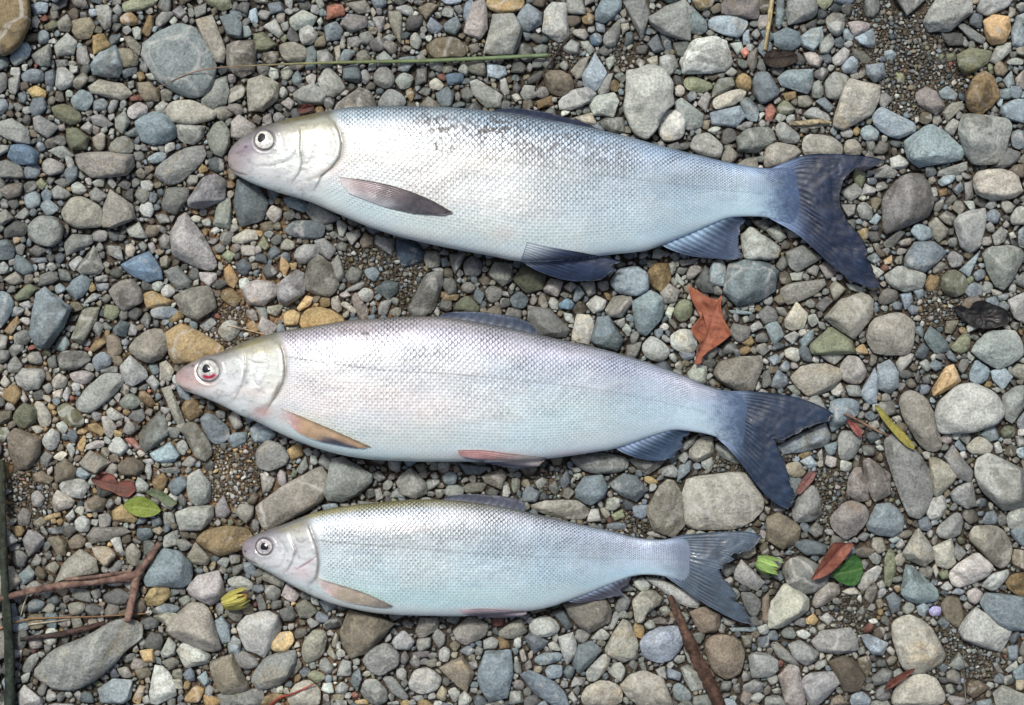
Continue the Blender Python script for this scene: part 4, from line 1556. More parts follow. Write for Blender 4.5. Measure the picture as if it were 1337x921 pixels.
# --- how each of the named stones is described
CW = {'g': ('dark grey', 'grey', 'pale grey'), 'b': ('slate-blue', 'blue-grey', 'pale blue-grey'), 'w': ('off-white', 'off-white', 'whitish'),
      't': ('dull tan', 'tan', 'beige'), 'o': ('ochre-brown', 'ochre', 'orange-tan'), 'n': ('dark brown', 'brown', 'brown'),
      'v': ('dark olive', 'olive', 'olive'), 'p': ('mauve-grey', 'pinkish grey', 'pale pinkish'), 'k': ('dark teal-blue', 'blue', 'blue'),
      'r': ('dull red', 'reddish', 'reddish'), 'P': ('violet', 'violet', 'violet'), 'V': ('grey',) * 3, 'W': ('white',) * 3}
MARKS = [("the top fish's snout",297,207),("the top fish's eye",345,165),("the top fish's gill cover",420,146),("the front of the top fish's back",520,139),
 ("the middle of the top fish's back",600,142),("the top fish's dorsal fin",715,147),("the rear of the top fish's back",850,187),("the top fish's tail base",980,218),
 ("the upper tip of the top fish's tail",1150,208),("the fork of the top fish's tail",1097,256),("the lower tip of the top fish's tail",1150,374),
 ("the top fish's anal fin",935,338),("the top fish's vent",835,330),("the top fish's pelvic fin",755,368),("the middle of the top fish's belly",600,327),
 ("the front of the top fish's belly",480,296),("the top fish's throat",390,259),
 ("the middle fish's snout",229,492),("the middle fish's forehead",320,446),("the front of the middle fish's back",420,424),("the middle of the middle fish's back",520,415),
 ("the middle fish's dorsal fin",640,408),("the rear of the middle fish's back",790,458),("the middle fish's tail base",920,502),("the upper tip of the middle fish's tail",1092,543),
 ("the fork of the middle fish's tail",1010,572),("the lower tip of the middle fish's tail",1035,662),("the middle fish's anal fin",850,600),("the middle fish's pelvic fin",680,608),
 ("the middle of the middle fish's belly",540,603),("the front of the middle fish's belly",420,588),("the middle fish's throat",310,542),
 ("the bottom fish's snout",316,716),("the bottom fish's nape",405,671),("the bottom fish's dorsal fin",630,646),("the rear of the bottom fish's back",770,688),("the bottom fish's tail base",860,704),
 ("the upper tip of the bottom fish's tail",1000,702),("the lower tip of the bottom fish's tail",989,816),("the bottom fish's anal fin",790,782),("the bottom fish's pelvic fin",660,805),
 ("the middle of the bottom fish's belly",560,804),("the front of the bottom fish's belly",460,795),("the bottom fish's throat",360,753),
 ("the red maple leaf",925,425),("the folded red leaf",1088,735),("the bright green leaf",185,662),("the round green leaf",1108,745),("the yellow-green leaf blade",1170,560),
 ("the black wet leaf",1280,412),("the fork of the red-brown twig",175,760),("the left end of the red-brown twig",20,780),("the dark branch on the left edge",10,850),
 ("the bark stick",915,860),("the yellow-green bud by the left",308,780),("the pale green bud by the bottom fish's tail",1000,738),("the tip of the green grass stem",716,72),
 ("the middle of the grass stem",520,80),("the thin end of the grass stem",215,110),("the pale straw on the top edge",1003,30),
 ("the big veined grey slab",232,80),("the flat cream slab",1285,180),("the big rough whitish rock",848,135),("the blue and white patched stone",185,350),
 ("the big pale oval stone",1267,535),("the big sandy boulder",115,855),("the violet pebble",1221,798),("the top left corner",0,0),("the top right corner",1337,0),
 ("the bottom left corner",0,921),("the bottom right corner",1337,921),("the left edge's middle",0,460),("the right edge's middle",1337,440),("the bottom edge's middle",668,921),
 ("the round off-white stone",60,302),("the pale fin-shaped stone",250,318),("the long damp-ended stone",1187,622)]
BY_HAND = {(232,80):"largest grey slab, flat with a pale vein, under the thin end of the grass stem", (12,25):"big smooth ochre-brown boulder cut off by the top left corner",
 (848,132):"big rough whitish rock, pitted and knobbly, above the top fish", (878,164):"smooth cream cushion-shaped stone leaning on the big rough whitish rock",
 (1284,182):"flat cream slab with sharp corners near the right edge", (1219,190):"large pointed pale blue slab left of the flat cream slab",
 (924,72):"brightest white smooth stone, above the rear of the top fish's back", (1118,137):"large beige tilted block with a notched top above the top fish's tail",
 (1282,122):"tall ochre-brown smooth stone standing above the flat cream slab", (1302,40):"rounded stone with an orange top near the top right corner",
 (60,302):"round off-white stone with blunt corners left of the top fish", (250,318):"pale grey stone shaped like a fin, pointing down right",
 (185,348):"angular blue and white patched stone left of the fin-shaped stone", (63,415):"large faceted blue-grey stone standing near the left edge",
 (255,450):"large ochre-yellow rock against the middle fish's forehead", (131,513):"long pale oval stone tilted left of the middle fish's snout",
 (945,655):"biggest flat pinkish-beige block between the middle and bottom fish's tails", (868,664):"tall tan stone standing left of the flat pinkish-beige block",
 (380,650):"long beige slab wedged between the middle fish and the bottom fish's nape", (452,626):"grey fan-shaped slab below the front of the middle fish's belly",
 (116,855):"biggest sandy-grey boulder, peanut-shaped, under the red-brown twig", (220,743):"flat blue-grey slab beside the fork of the red-brown twig",
 (1267,535):"big pale oval stone, smooth and flat, near the right edge", (1187,622):"longest grey stone with a dark damp lower end below the yellow-green leaf blade",
 (1201,550):"long tan stone right of the yellow-green leaf blade", (1231,622):"pale yellowish waisted stone right of the longest damp-ended stone",
 (1220,798):"small glossy violet pebble among grey stones at the lower right", (293,702):"smooth orange-brown stone touching the bottom fish's snout",
 (1198,842):"broad beige stone with a bluish patch at the lower right", (1306,390):"pale top-shaped stone narrowing downwards near the right edge"}
def describe(s):
    d = s['d']; w = CW[s['letter']][0 if d <= 4 else 1 if d == 5 else 2]
    asp = s['long'] / max(s['short'], 1)
    npt = len(s['tr'])
    if s['shape'] == 'R': sh = 'long rounded' if asp > 1.75 else 'oval' if asp > 1.3 else 'round'
    elif s['shape'] == 'A': sh = 'long angular' if asp > 1.8 else 'three-cornered' if npt == 3 else 'four-cornered' if npt == 4 else 'angular'
    else: sh = 'long uneven' if asp > 1.8 else 'blunt'
    size = 'large ' if s['area'] > 1500 else 'small ' if s['area'] < 350 else ''
    return size + w + ' ' + sh + ' stone'
def place(s):
    c = s['out'].mean(0)
    best = min(MARKS, key=lambda m: math.hypot(c[0] - m[1], c[1] - m[2]) if math.hypot(c[0] - m[1], c[1] - m[2]) > 14 else 1e9)
    dx, dy = c[0] - best[1], c[1] - best[2]
    if abs(dx) > 2.2 * abs(dy): w = 'right of' if dx > 0 else 'left of'
    elif abs(dy) > 2.2 * abs(dx): w = 'below' if dy > 0 else 'above'
    else: w = ('below and ' if dy > 0 else 'above and ') + ('right of' if dx > 0 else 'left of')
    if 'corner' in best[0] or 'edge' in best[0] and 'middle' in best[0]: w = 'near'
    return w + ' ' + best[0]
named = stones[:NAMED]
for s in named:
    s['label'] = describe(s) + ' ' + place(s)
for (x, y), t in BY_HAND.items():
    s = min(named, key=lambda s: np.hypot(*(s['out'].mean(0) - (x, y))))
    if np.hypot(*(s['out'].mean(0) - (x, y))) < 25: s['label'] = t
ORD = ['', 'second', 'third', 'fourth', 'fifth', 'sixth', 'seventh']
groups = {}
for s in named: groups.setdefault(s['label'], []).append(s)
for lab, g in groups.items():
    if len(g) == 1: continue
    xs = [s['out'].mean(0) for s in g]
    horiz = np.ptp([c[0] for c in xs]) >= np.ptp([c[1] for c in xs])
    g.sort(key=lambda s: s['out'].mean(0)[0 if horiz else 1])
    for k, s in enumerate(g):
        if k == 0: e = 'leftmost' if horiz else 'upper'
        elif k == len(g) - 1: e = 'rightmost' if horiz else 'lower'
        else: e = ORD[k] + (' from left' if horiz else ' from top')
        s['label'] = e + ' ' + lab if k in (0, len(g) - 1) else lab + ', ' + e

for s in named:
    for w in ('large ', 'small ', 'uneven ', 'angular ', 'rounded ', 'long '):
        if len(s['label'].split()) > 16: s['label'] = s['label'].replace(w, '', 1)

def stone_height(s, r):
    hmin = min(s['short'], 85) * S
    h = hmin * {'A': .50, 'M': .54, 'R': .52}[s['shape']] * r.uniform(.85, 1.12)
    if s['letter'] == 'V': h = .012
    h = min(h, .021)
    if s['over'] > 0.0: h = min(h, .0085 if s['over'] > .12 else .0095)
    return max(h, .0022)

rest = Bag()
for k, s in enumerate(stones):
    r = np.random.default_rng(1000 + k)
    h = stone_height(s, r)
    big = k < NAMED
    if s['shape'] == 'R' and (k % 3 == 1 or s['long'] > 130) or s['letter'] == 'W':
        V, Q, T, c = stone_geo(s['out'], s['shape'], h, 40 if big else 22, 12 if big else 7, r, 1.7 if s['letter'] in 'W' else 1.0)
    else:
        Q = None
        V, T, c = hull_stone(s['out'], s['shape'], h, r, 3 if big else 2)
    stamp(V)
    W = to_world(V)
    col = stone_col(s['letter'], s['d'], r)
    sd = r.random()
    if s['letter'] == 'V': sd = .0158                       # the slab with the pale vein
    elif s['letter'] == 'k' and s['d'] == 5: sd = .0255     # blue stone with white patches
    elif np.hypot(*(s['out'].mean(0) - (1187, 622))) < 15: sd = .045
    if big:
        bx, by = P(c[0], c[1], 0.0)
        W = W - np.array([bx, by, 0])
        me = make_mesh('stone', W, Q, T, col, sd, M_STONE)
        link('stone', me, (float(bx), float(by), 0), label=s['label'], cat='stone', group='stones on the river bank')
    else:
        rest.add(W, Q, T, col, sd)

# ------------------------------------------------------------------ pebbles and grit that fill the gaps
pr = np.random.default_rng(21)
PAL = [('g', 5, 22), ('g', 4, 32), ('b', 5, 10), ('t', 5, 8), ('w', 6, 6), ('g', 6, 6), ('t', 4, 14), ('o', 4, 3), ('n', 4, 8), ('n', 3, 10), ('v', 4, 3), ('p', 5, 4), ('b', 4, 12), ('r', 3, .4), ('g', 3, 18), ('w', 7, 1.2), ('b', 3, 6)]
pw = np.array([p[2] for p in PAL], float); pw /= pw.sum()
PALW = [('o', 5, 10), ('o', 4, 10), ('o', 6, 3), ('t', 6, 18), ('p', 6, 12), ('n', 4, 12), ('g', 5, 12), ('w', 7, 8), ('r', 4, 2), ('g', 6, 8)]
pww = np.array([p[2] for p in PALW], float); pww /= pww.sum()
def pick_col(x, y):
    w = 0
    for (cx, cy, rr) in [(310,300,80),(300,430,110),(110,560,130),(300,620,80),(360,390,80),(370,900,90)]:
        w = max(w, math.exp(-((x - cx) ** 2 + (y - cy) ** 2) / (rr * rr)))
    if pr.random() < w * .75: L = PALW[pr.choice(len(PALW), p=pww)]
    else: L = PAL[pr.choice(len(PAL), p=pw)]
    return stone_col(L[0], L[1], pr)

vis_frame = np.zeros((GH, GW), bool); vis_frame[MY:MY + 921, MX:MX + 1337] = True
def throw(rad_lo, rad_hi, tries, shrink, region=None, fish_cap=None):
    out = []
    free = ~occ if region is None else (~occ & region)
    free[:16] = free[-16:] = False; free[:, :16] = free[:, -16:] = False
    fy, fx = np.nonzero(free)
    if not len(fy): return out
    pick = pr.permutation(len(fy))[:tries]
    ys, xs = fy[pick], fx[pick]
    rs = pr.uniform(rad_lo, rad_hi, len(pick))
    for x, y, rr in zip(xs, ys, rs):
        if region is not None and not region[y, x]: continue
        k = max(int(round(rr * shrink)), 1)
        if occ[y - k:y + k + 1, x - k:x + k + 1].any(): continue
        kk = int(round(rr * .8))
        occ[y - kk:y + kk + 1, x - kk:x + kk + 1] = True
        out.append((x - MX, y - MY, rr))
    return out

def poly_variants(n, r, cuts):
    out = []
    for i in range(n):
        m = int(r.integers(4, 7))
        a = np.sort(np.linspace(0, 2 * np.pi, m, endpoint=False) + r.normal(0, .22, m))
        pl = np.column_stack([np.cos(a), np.sin(a)]) * r.uniform(.75, 1.3, m)[:, None]
        V, T, c = hull_stone(pl[::-1] if poly_area(pl) > 0 else pl, 'AAMA'[i % 4], r.uniform(.6, .95), r, cuts, True)
        V = V - np.array([c[0], c[1], .25])
        V[:, 1] *= -1
        out.append((V, T))
    return out
VP = poly_variants(48, np.random.default_rng(8), 1)
V1 = poly_variants(40, np.random.default_rng(6), 0)
def scatter(bag, lst, var, zk):
    for (x, y, rr) in lst:
        V, T = var[pr.integers(len(var))]
        a = pr.random() * 6.3; ca, sa = math.cos(a), math.sin(a)
        asp = pr.uniform(.68, 1.0)
        Q = V * np.array([1.12, asp * 1.12, 1.0])
        X = Q[:, 0] * ca - Q[:, 1] * sa; Y = Q[:, 0] * sa + Q[:, 1] * ca
        rz = min(rr * S * .75, .012)
        fy, fx = int(y + MY), int(x + MX)
        if fish_mask[fy, fx]: rz = min(rz, .0045)
        zc = rz * zk
        tilt = pr.normal(0, .18, 2)
        Z = zc + (Q[:, 2] + X * tilt[0] + Y * tilt[1]) * rz
        px, py = x + X * rr, y + Y * rr
        VV = np.column_stack([px, py, Z])
        if rr > 5: stamp(VV)
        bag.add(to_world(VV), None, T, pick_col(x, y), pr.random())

outside = ~vis_frame
big_out = []
for lo, hi, tr in ((30, 46, 900), (20, 30, 2500), (12, 20, 9000)):
    big_out += throw(lo, hi, tr, .85, outside)
VB = poly_variants(24, np.random.default_rng(9), 2)
scatter(rest, big_out, VB, .3)
link('small_stones', rest.mesh('small_stones', M_STONE), label='smaller grey, tan and white stones packed between the larger ones', cat='stones', kind='stuff')
peb = Bag()
patch = np.zeros((GH, GW), bool)
yy, xx = np.mgrid[0:GH, 0:GW]
wobp = vnoise(xx / 22.0, yy / 22.0, 77, 3)
for (x, y, r_) in [(1175,50,72),(1200,105,58),(1150,20,50),(965,607,42),(1010,600,26),(830,690,26),(520,345,42),(470,350,30),(545,395,30),(1078,640,34),(1085,668,26),(300,620,44),(330,600,30),(560,790,30),(720,630,26),(1110,805,30),(1270,850,44),(1255,820,30),(1230,395,34),(330,455,26),(300,428,40),(740,60,26),(815,70,24),(40,650,40),(30,620,36)]:
    patch |= np.hypot(xx - MX - x, yy - MY - y) < r_ * (.55 + .8 * wobp)
del yy, xx, wobp
l0 = throw(11, 15, 60000, .68, ~patch)
l1 = throw(7.5, 11, 90000, .60, ~patch)
l2 = throw(4.6, 7.5, 200000, .58, ~patch)
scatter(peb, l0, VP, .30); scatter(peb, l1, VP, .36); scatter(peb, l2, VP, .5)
l3 = throw(2.4, 4.4, 240000, .6, ~patch) + throw(2.0, 4.2, 9000, .6, patch)
print('packed', len(l0), len(l1), len(l2), len(l3), 'bare', float((~occ[MY:MY+921, MX:MX+1337]).mean()))
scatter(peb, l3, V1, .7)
link('gravel', peb.mesh('gravel', M_STONE), label='small mixed pebbles filling the gaps between the stones', cat='gravel', kind='stuff')

# grit: jittered eight-sided grains
NG = 46000
gxp = pr.uniform(-MX + 4, 1337 + MX - 4, NG); gyp = pr.uniform(-MY + 4, 921 + MY - 4, NG)
py_, px_ = np.nonzero(patch & ~occ)
pk = pr.permutation(len(py_))[:14000]
gxp = np.concatenate([gxp, px_[pk] - MX + pr.random(len(pk))]); gyp = np.concatenate([gyp, py_[pk] - MY + pr.random(len(pk))]); NG = len(gxp)
bare = ~occ[(gyp + MY).astype(int), (gxp + MX).astype(int)]
inp = patch[(gyp + MY).astype(int), (gxp + MX).astype(int)]
keep = bare | (pr.random(NG) < .12)
gxp, gyp = gxp[keep], gyp[keep]; NG = len(gxp)
gr = np.where(patch[(gyp + MY).astype(int), (gxp + MX).astype(int)], pr.uniform(.6, 1.9, NG), pr.uniform(.8, 2.6, NG))
oct_v = np.array([[1, 0, 0], [0, 1, 0], [-1, 0, 0], [0, -1, 0], [0, 0, 1], [0, 0, -1]], float)
oct_t = np.array([[0, 1, 4], [1, 2, 4], [2, 3, 4], [3, 0, 4], [1, 0, 5], [2, 1, 5], [3, 2, 5], [0, 3, 5]])
OV = oct_v[None] * pr.uniform(.65, 1.15, (NG, 6, 1)) + pr.normal(0, .16, (NG, 6, 3))
OV[:, :, 2] *= .75
an = pr.random(NG) * 6.3
X = OV[:, :, 0] * np.cos(an)[:, None] - OV[:, :, 1] * np.sin(an)[:, None]
Y = OV[:, :, 0] * np.sin(an)[:, None] + OV[:, :, 1] * np.cos(an)[:, None]
Z = (OV[:, :, 2] * gr[:, None] + gr[:, None] * .6) * S + pr.uniform(-.0006, .0012, NG)[:, None]
VV = np.stack([gxp[:, None] + X * gr[:, None], gyp[:, None] + Y * gr[:, None], Z], -1).reshape(-1, 3)
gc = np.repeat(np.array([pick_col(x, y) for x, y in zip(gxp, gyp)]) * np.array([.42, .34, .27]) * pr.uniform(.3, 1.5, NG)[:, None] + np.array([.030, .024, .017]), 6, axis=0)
TT = (oct_t[None] + (np.arange(NG) * 6)[:, None, None]).reshape(-1, 3)
me = make_mesh('grit', to_world(VV), None, TT, gc, np.repeat(pr.random(NG), 6), M_STONE, flat=True)
link('grit', me, label='coarse sand grains and grit on the ground between the stones', cat='grit', kind='stuff')

def rest_z(x, y, r):
    """height of the highest stone within r pixels"""
    x0 = int(np.clip(x + MX - r, 0, GW - 2)); x1 = int(np.clip(x + MX + r + 1, 1, GW - 1))
    y0 = int(np.clip(y + MY - r, 0, GH - 2)); y1 = int(np.clip(y + MY + r + 1, 1, GH - 1))
    return float(Hmap[y0:y1, x0:x1].max())

# ------------------------------------------------------------------ fish bodies
def scale_field(c, r, seed):
    """overlapping scales on a staggered lattice: height 0..1 towards the free edge, edge line, random tilt and id"""
    rc, rr = .80, 1.12
    best = np.full(c.shape, 1e9); hgt = np.zeros(c.shape); edge = np.zeros(c.shape); rnd = np.zeros(c.shape); side = np.zeros(c.shape)
    rf = np.floor(r).astype(int)
    tab = np.random.default_rng(seed).random((512, 512))
    for dj in (0, 1):
        j = rf + dj
        offs = .5 * (j % 2)
        cf = np.floor(c - offs).astype(int)
        for di in (-1, 0, 1):
            i = cf + di
            ci = i + offs
            v = (r - j) / rr
            e = rc * np.sqrt(np.clip(1 - v * v, 0, None))
            u = c - ci
            inside = (u < e) & (u > -e * 1.2) & (np.abs(v) < 1)
            m = inside & (ci < best)
            best = np.where(m, ci, best)
            d = np.clip(u / np.maximum(e, 1e-3), -1, 1)
            hgt = np.where(m, d, hgt)
            edge = np.where(m, smooth(.52, .95, d), edge)
            rnd = np.where(m, tab[i % 512, j % 512], rnd)
            side = np.where(m, v, side)
    return hgt, edge, rnd, side

def color_grid(s, t, ts, rows):
    """rows: for each t a list of (s, rgb)"""
    out = []
    cols = []
    for row in rows:
        ss = [q[0] for q in row]
        cols.append(np.stack([np.interp(s, ss, [q[1][k] for q in row]) for k in range(3)], -1))
    cols = np.array(cols)
    res = np.zeros(s.shape + (3,))
    for k in range(len(ts) - 1):
        m = (t >= ts[k]) & (t <= ts[k + 1])
        f = ((t - ts[k]) / (ts[k + 1] - ts[k]))[..., None]
        f = f * f * (3 - 2 * f)
        res = np.where(m[..., None], cols[k] * (1 - f) + cols[k + 1] * f, res)
    return res / 255.0

def build_body(f, cfg, parent, base):
    L = f.x1 - f.x0
    step = 1.05
    nx = int(L / step)
    k = np.linspace(0, 1, nx)
    g = k - .9 * (1 - np.exp(-k / .012)) * .012            # closer rings on the snout
    x = f.x0 + .06 + (g - g[0]) / (g[-1] - g[0]) * (L - .06)
    yc, a, th, zc = f.sec(x)
    amax = a.max()
    nu = int(amax * 2 * 1.17 / 1.05); nd = 44
    # even spacing along the arc of the widest section
    tt = np.linspace(0, np.pi, 2000)
    e = 2 / f.exp
    cy = -np.sign(np.cos(tt)) * np.abs(np.cos(tt)) ** e; sz = np.abs(np.sin(tt)) ** e
    ratio = .44
    arc = np.concatenate([[0], np.cumsum(np.hypot(np.diff(cy), ratio * np.diff(sz)))])
    tu = np.interp(np.linspace(0, arc[-1], nu), arc, tt)
    td = np.linspace(np.pi, 2 * np.pi, nd + 2)[1:-1]
    th_all = np.concatenate([tu, td])
    CYv = -np.sign(np.cos(th_all)) * np.abs(np.cos(th_all)) ** e
    SZv = np.sign(np.sin(th_all)) * np.abs(np.sin(th_all)) ** e
    nv = len(th_all)
    X = np.repeat(x[:, None], nv, 1)
    X = X + (cfg['bulge'] * smooth(.93, 1.0, k)[:, None]) * (1 - CYv[None] ** 2)
    Y = yc[:, None] + a[:, None] * CYv[None]
    Z = zc[:, None] + th[:, None] * SZv[None]
    up = np.zeros(nv, bool); up[:nu] = True
    s = (X - f.x0) / L
    t = np.clip((Y - (yc - a)[:, None]) / (2 * a)[:, None], 0, 1)
    # normals of the bare body, for the relief
    arcf = np.concatenate([np.linspace(0, 1, nu), np.linspace(1, 0, nd + 2)[1:-1]])
    ccoord = np.concatenate([[0], np.cumsum(np.diff(x) / (cfg['sw'] * (np.interp(x[:-1], x, a) / amax) ** .55))])
    rcoord = arcf * cfg['rows']
    C2 = np.repeat(ccoord[:, None], nv, 1) + .25 * np.sin(np.pi * arcf)[None]
    R2 = np.repeat(rcoord[None], nx, 0)
    hgt, edge, rnd, side = scale_field(C2, R2, cfg['seed'])
    xop = np.interp(Y, [q[1] for q in cfg['op']], [q[0] for q in cfg['op']])
    nb = vnoise(X / 9 + 8, Y / 7 + 8, cfg['seed'] + 7, 3)
    wide = 4 + 10 * (1 - smooth(.04, .2, t)) + 26 * smooth(.66, .84, t)
    body = smooth(-.5, 1.0, (X - xop + (nb - .5) * 8) / wide)
    n4 = vnoise(X / 34 + 13, Y / 20 + 13, cfg['seed'] + 31, 4)
    scal = body * smooth(-2, 20, X - xop) * (1 - .55 * smooth(.82, 1.0, t)) * (1 - .7 * smooth(.975, 1.0, s))
    n1 = vnoise(X / 26 + 3, Y / 18 + 3, cfg['seed'] + 1)
    n2 = vnoise(X / 5 + 3, Y / 4 + 3, cfg['seed'] + 2)
    n3 = vnoise(X / 70 + 3, Y / 30 + 3, cfg['seed'] + 3, 3)
    relief = scal * (hgt * .34 + (rnd - .5) * .28 * side + (rnd - .5) * .06) * (.45 + .75 * np.clip(1 - t, .25, 1))
    relief = relief + (n1 - .5) * .6 + (n3 - .5) * 1.2
    # colour in display space, made linear below
    col = color_grid(s, t, cfg['ts'], cfg['cols']) * .965 * np.array([1.02, 1.0, 1.0])  # bluer rear: iridescence, with some sky reflection worked into the colour
    ed = cfg['edge'][0] * (1 - smooth(.10, .42, t)) + cfg['edge'][1] * (1 - smooth(.45, .9, t)) + cfg['edge'][2]
    col = col * (1 - (scal * edge * ed * (.55 + .75 * smooth(.25, .75, n4)))[..., None] * np.array([1.0, .96, .90]))
    col = col * (1 + (scal * (rnd - .5) * .05 * (1 - .5 * smooth(.6, .9, t)))[..., None])
    col = col * (1 - (body * .13 * (.5 + .5 * np.cos(2 * np.pi * R2)) * smooth(.12, .3, t) * (1 - smooth(.8, .95, t)))[..., None]) * (1 + (scal * .05 * (1 - edge))[..., None])
    # iridescence: faint pink and blue drifts
    ir = (n3 - .5)[..., None] * body[..., None]
    col = col * (1 + ir * np.array([.07, .0, -.05]))
    # lateral line
    d, al = seg_dist(X, Y, cfg['ll'])
    dash = .35 + .65 * (np.sin(C2 * 2 * np.pi) > -.2)
    lw = np.exp(-(d / .95) ** 2) * dash * body * np.interp(al, [0, .35, 1], [.34, .20, .06])
    col = col * (1 - lw[..., None])
    relief = relief - lw * .3
    # scuffs
    for (sx, sy, sr, sa) in cfg['scuff']:
        w = np.exp(-(((X - sx) / sr) ** 2 + ((Y - sy) / (sr * .5)) ** 2)) * smooth(.48, .62, n2) * sa * body
        col = col * (1 - w[..., None]) + w[..., None] * np.array([.26, .25, .24])
    # head
    hd = 1 - body
    hc = color_grid(s, t, cfg['hts'], cfg['hcols'])
    hc = hc * (.93 + .14 * n1[..., None])
    col = col * (1 - hd[..., None]) + hc * hd[..., None]
    for (pts, w, dep, dark, tint) in cfg['lines']:
        d, al = seg_dist(X, Y, catmull(pts, 8))
        fall = np.sin(np.pi * np.clip(al, .04, .96)) ** .5
        q = np.exp(-(d / w) ** 2) * fall
        dark = min(dark * 1.45, .8)
        relief = relief - np.exp(-(d / (w * 1.5)) ** 2) * fall * dep * .85
        # plate lifts in front of the groove
        col = col * (1 - (q * dark)[..., None]) + (q * dark)[..., None] * np.array(tint) / 255.0
    for (bx, by, rx, ry, amt, tint) in cfg['blush']:
        q = np.exp(-(((X - bx) / rx) ** 2 + ((Y - by) / ry) ** 2)) * amt * (.6 + .8 * n1)
        q = np.clip(q, 0, 1)
        col = col * (1 - q[..., None]) + q[..., None] * np.array(tint) / 255.0
    # gill cover and cheek plates: each stands proud and ends in a crisp step
    mid = smooth(.06, .20, t) * (1 - smooth(.74, .90, t))
    xpre = np.interp(Y, [q[1] for q in cfg['pre']], [q[0] for q in cfg['pre']])
    relief = relief + mid * 2.3 * (1 - smooth(-2.2, 1.2, X - xop)) * smooth(-26, -2, X - xop)
    relief = relief + mid * 1.3 * (1 - smooth(-2.0, .8, X - xpre)) * smooth(-24, -2, X - xpre)
    hq = np.exp(-((X - xop - 1.2) / 1.8) ** 2) * mid * .28 * smooth(.3, .7, nb)
    col = col * (1 - hq[..., None]) + hq[..., None] * np.array([92, 88, 80]) / 255.0
    hq = np.exp(-((X - xpre - .8) / 1.3) ** 2) * mid * .24 * smooth(.25, .6, nb)
    col = col * (1 - hq[..., None]) + hq[..., None] * np.array([120, 118, 112]) / 255.0
    # pores, slime and fine creases on the head
    cr = vnoise(X / 16 + Y / 30 + 3, Y / 5 - X / 40 + 3, cfg['seed'] + 12, 3)
    col = col * (1 - hd[..., None] * (.05 * smooth(.52, .70, cr) + .10 * smooth(.60, .72, n2))[..., None])
    relief = relief + hd * ((n2 - .5) * .55 + (cr - .5) * .35) * smooth(.02, .1, s)
    ex, ey, er = cfg['eye']
    ed_ = np.hypot(X - ex, Y - ey)
    relief = relief - 1.6 * (1 - smooth(er * .8, er * 1.12, ed_)) + .9 * np.exp(-((ed_ - er * 1.25) / 2.0) ** 2)
    sk = np.exp(-((ed_ - er * 1.04) / 1.3) ** 2) * .38
    col = col * (1 - sk[..., None]) + sk[..., None] * np.array([84, 80, 82]) / 255.0
    # the flesh gives way to the fin at the tail
    tl = cfg['fade'] * smooth(.0, 1.0, (s - .925 + (nb - .5) * .03 + (rnd - .5) * .018) / .085)
    col = col * (1 - tl[..., None]) + tl[..., None] * np.array(cfg['tail']) / 255.0 * (.85 + .3 * n1[..., None])
    # close the tail end quietly
    relief = relief * (1 - smooth(.985, 1, s))
    NY = CYv[None] ** 1 * np.abs(CYv[None]) ** (f.exp - 2) ; NZ = SZv[None] * np.abs(SZv[None]) ** (f.exp - 2) / ratio
    ln = np.hypot(NY, NZ); NY = NY / ln; NZ = NZ / ln
    fadeend = np.clip(a / 12, 0, 1)[:, None]
    amount = np.where(up[None], relief, 0) * fadeend
    Y = Y + NY * amount
    Z = Z + NZ * amount * S
    PX, PY = P(X, Y, Z)
    V = np.column_stack([PX.ravel() - base[0], PY.ravel() - base[1], Z.ravel() - base[2]])
    c0 = V[:nv].mean(0); c1 = V[-nv:].mean(0)
    V = np.vstack([V, c0, c1])
    quads = grid_quads(nx, nv, True, flip=True)
    j = np.arange(nv); j2 = (j + 1) % nv
    n0 = nx * nv
    tris = np.vstack([np.column_stack([j, np.full(nv, n0), j2])[:, ::-1], np.column_stack([(nx - 1) * nv + j, (nx - 1) * nv + j2, np.full(nv, n0 + 1)])[:, ::-1]])
    cc = lin(col.reshape(-1, 3))
    cc = np.vstack([cc, cc[0], cc[-1]])
    me = make_mesh('body', V, quads, tris, cc, np.append(hd.ravel(), [1, 0]), M_SKIN)
    return link('body', me, parent=parent)

def coons(base, e0, e1, mg, ns, nt):
    B = resample(catmull(base, 8), ns); M = resample(catmull(mg, 10), ns)
    A = resample(catmull(e0, 10), nt); D = resample(catmull(e1, 10), nt)
    s = np.linspace(0, 1, ns)[:, None, None]; t = np.linspace(0, 1, nt)[None, :, None]
    ru = (1 - t) * B[:, None] + t * M[:, None]
    rv = (1 - s) * A[None] + s * D[None]
    bl = (1 - s) * (1 - t) * A[0] + (1 - s) * t * A[-1] + s * (1 - t) * D[0] + s * t * D[-1]
    return ru + rv - bl, s[..., 0], t[..., 0]

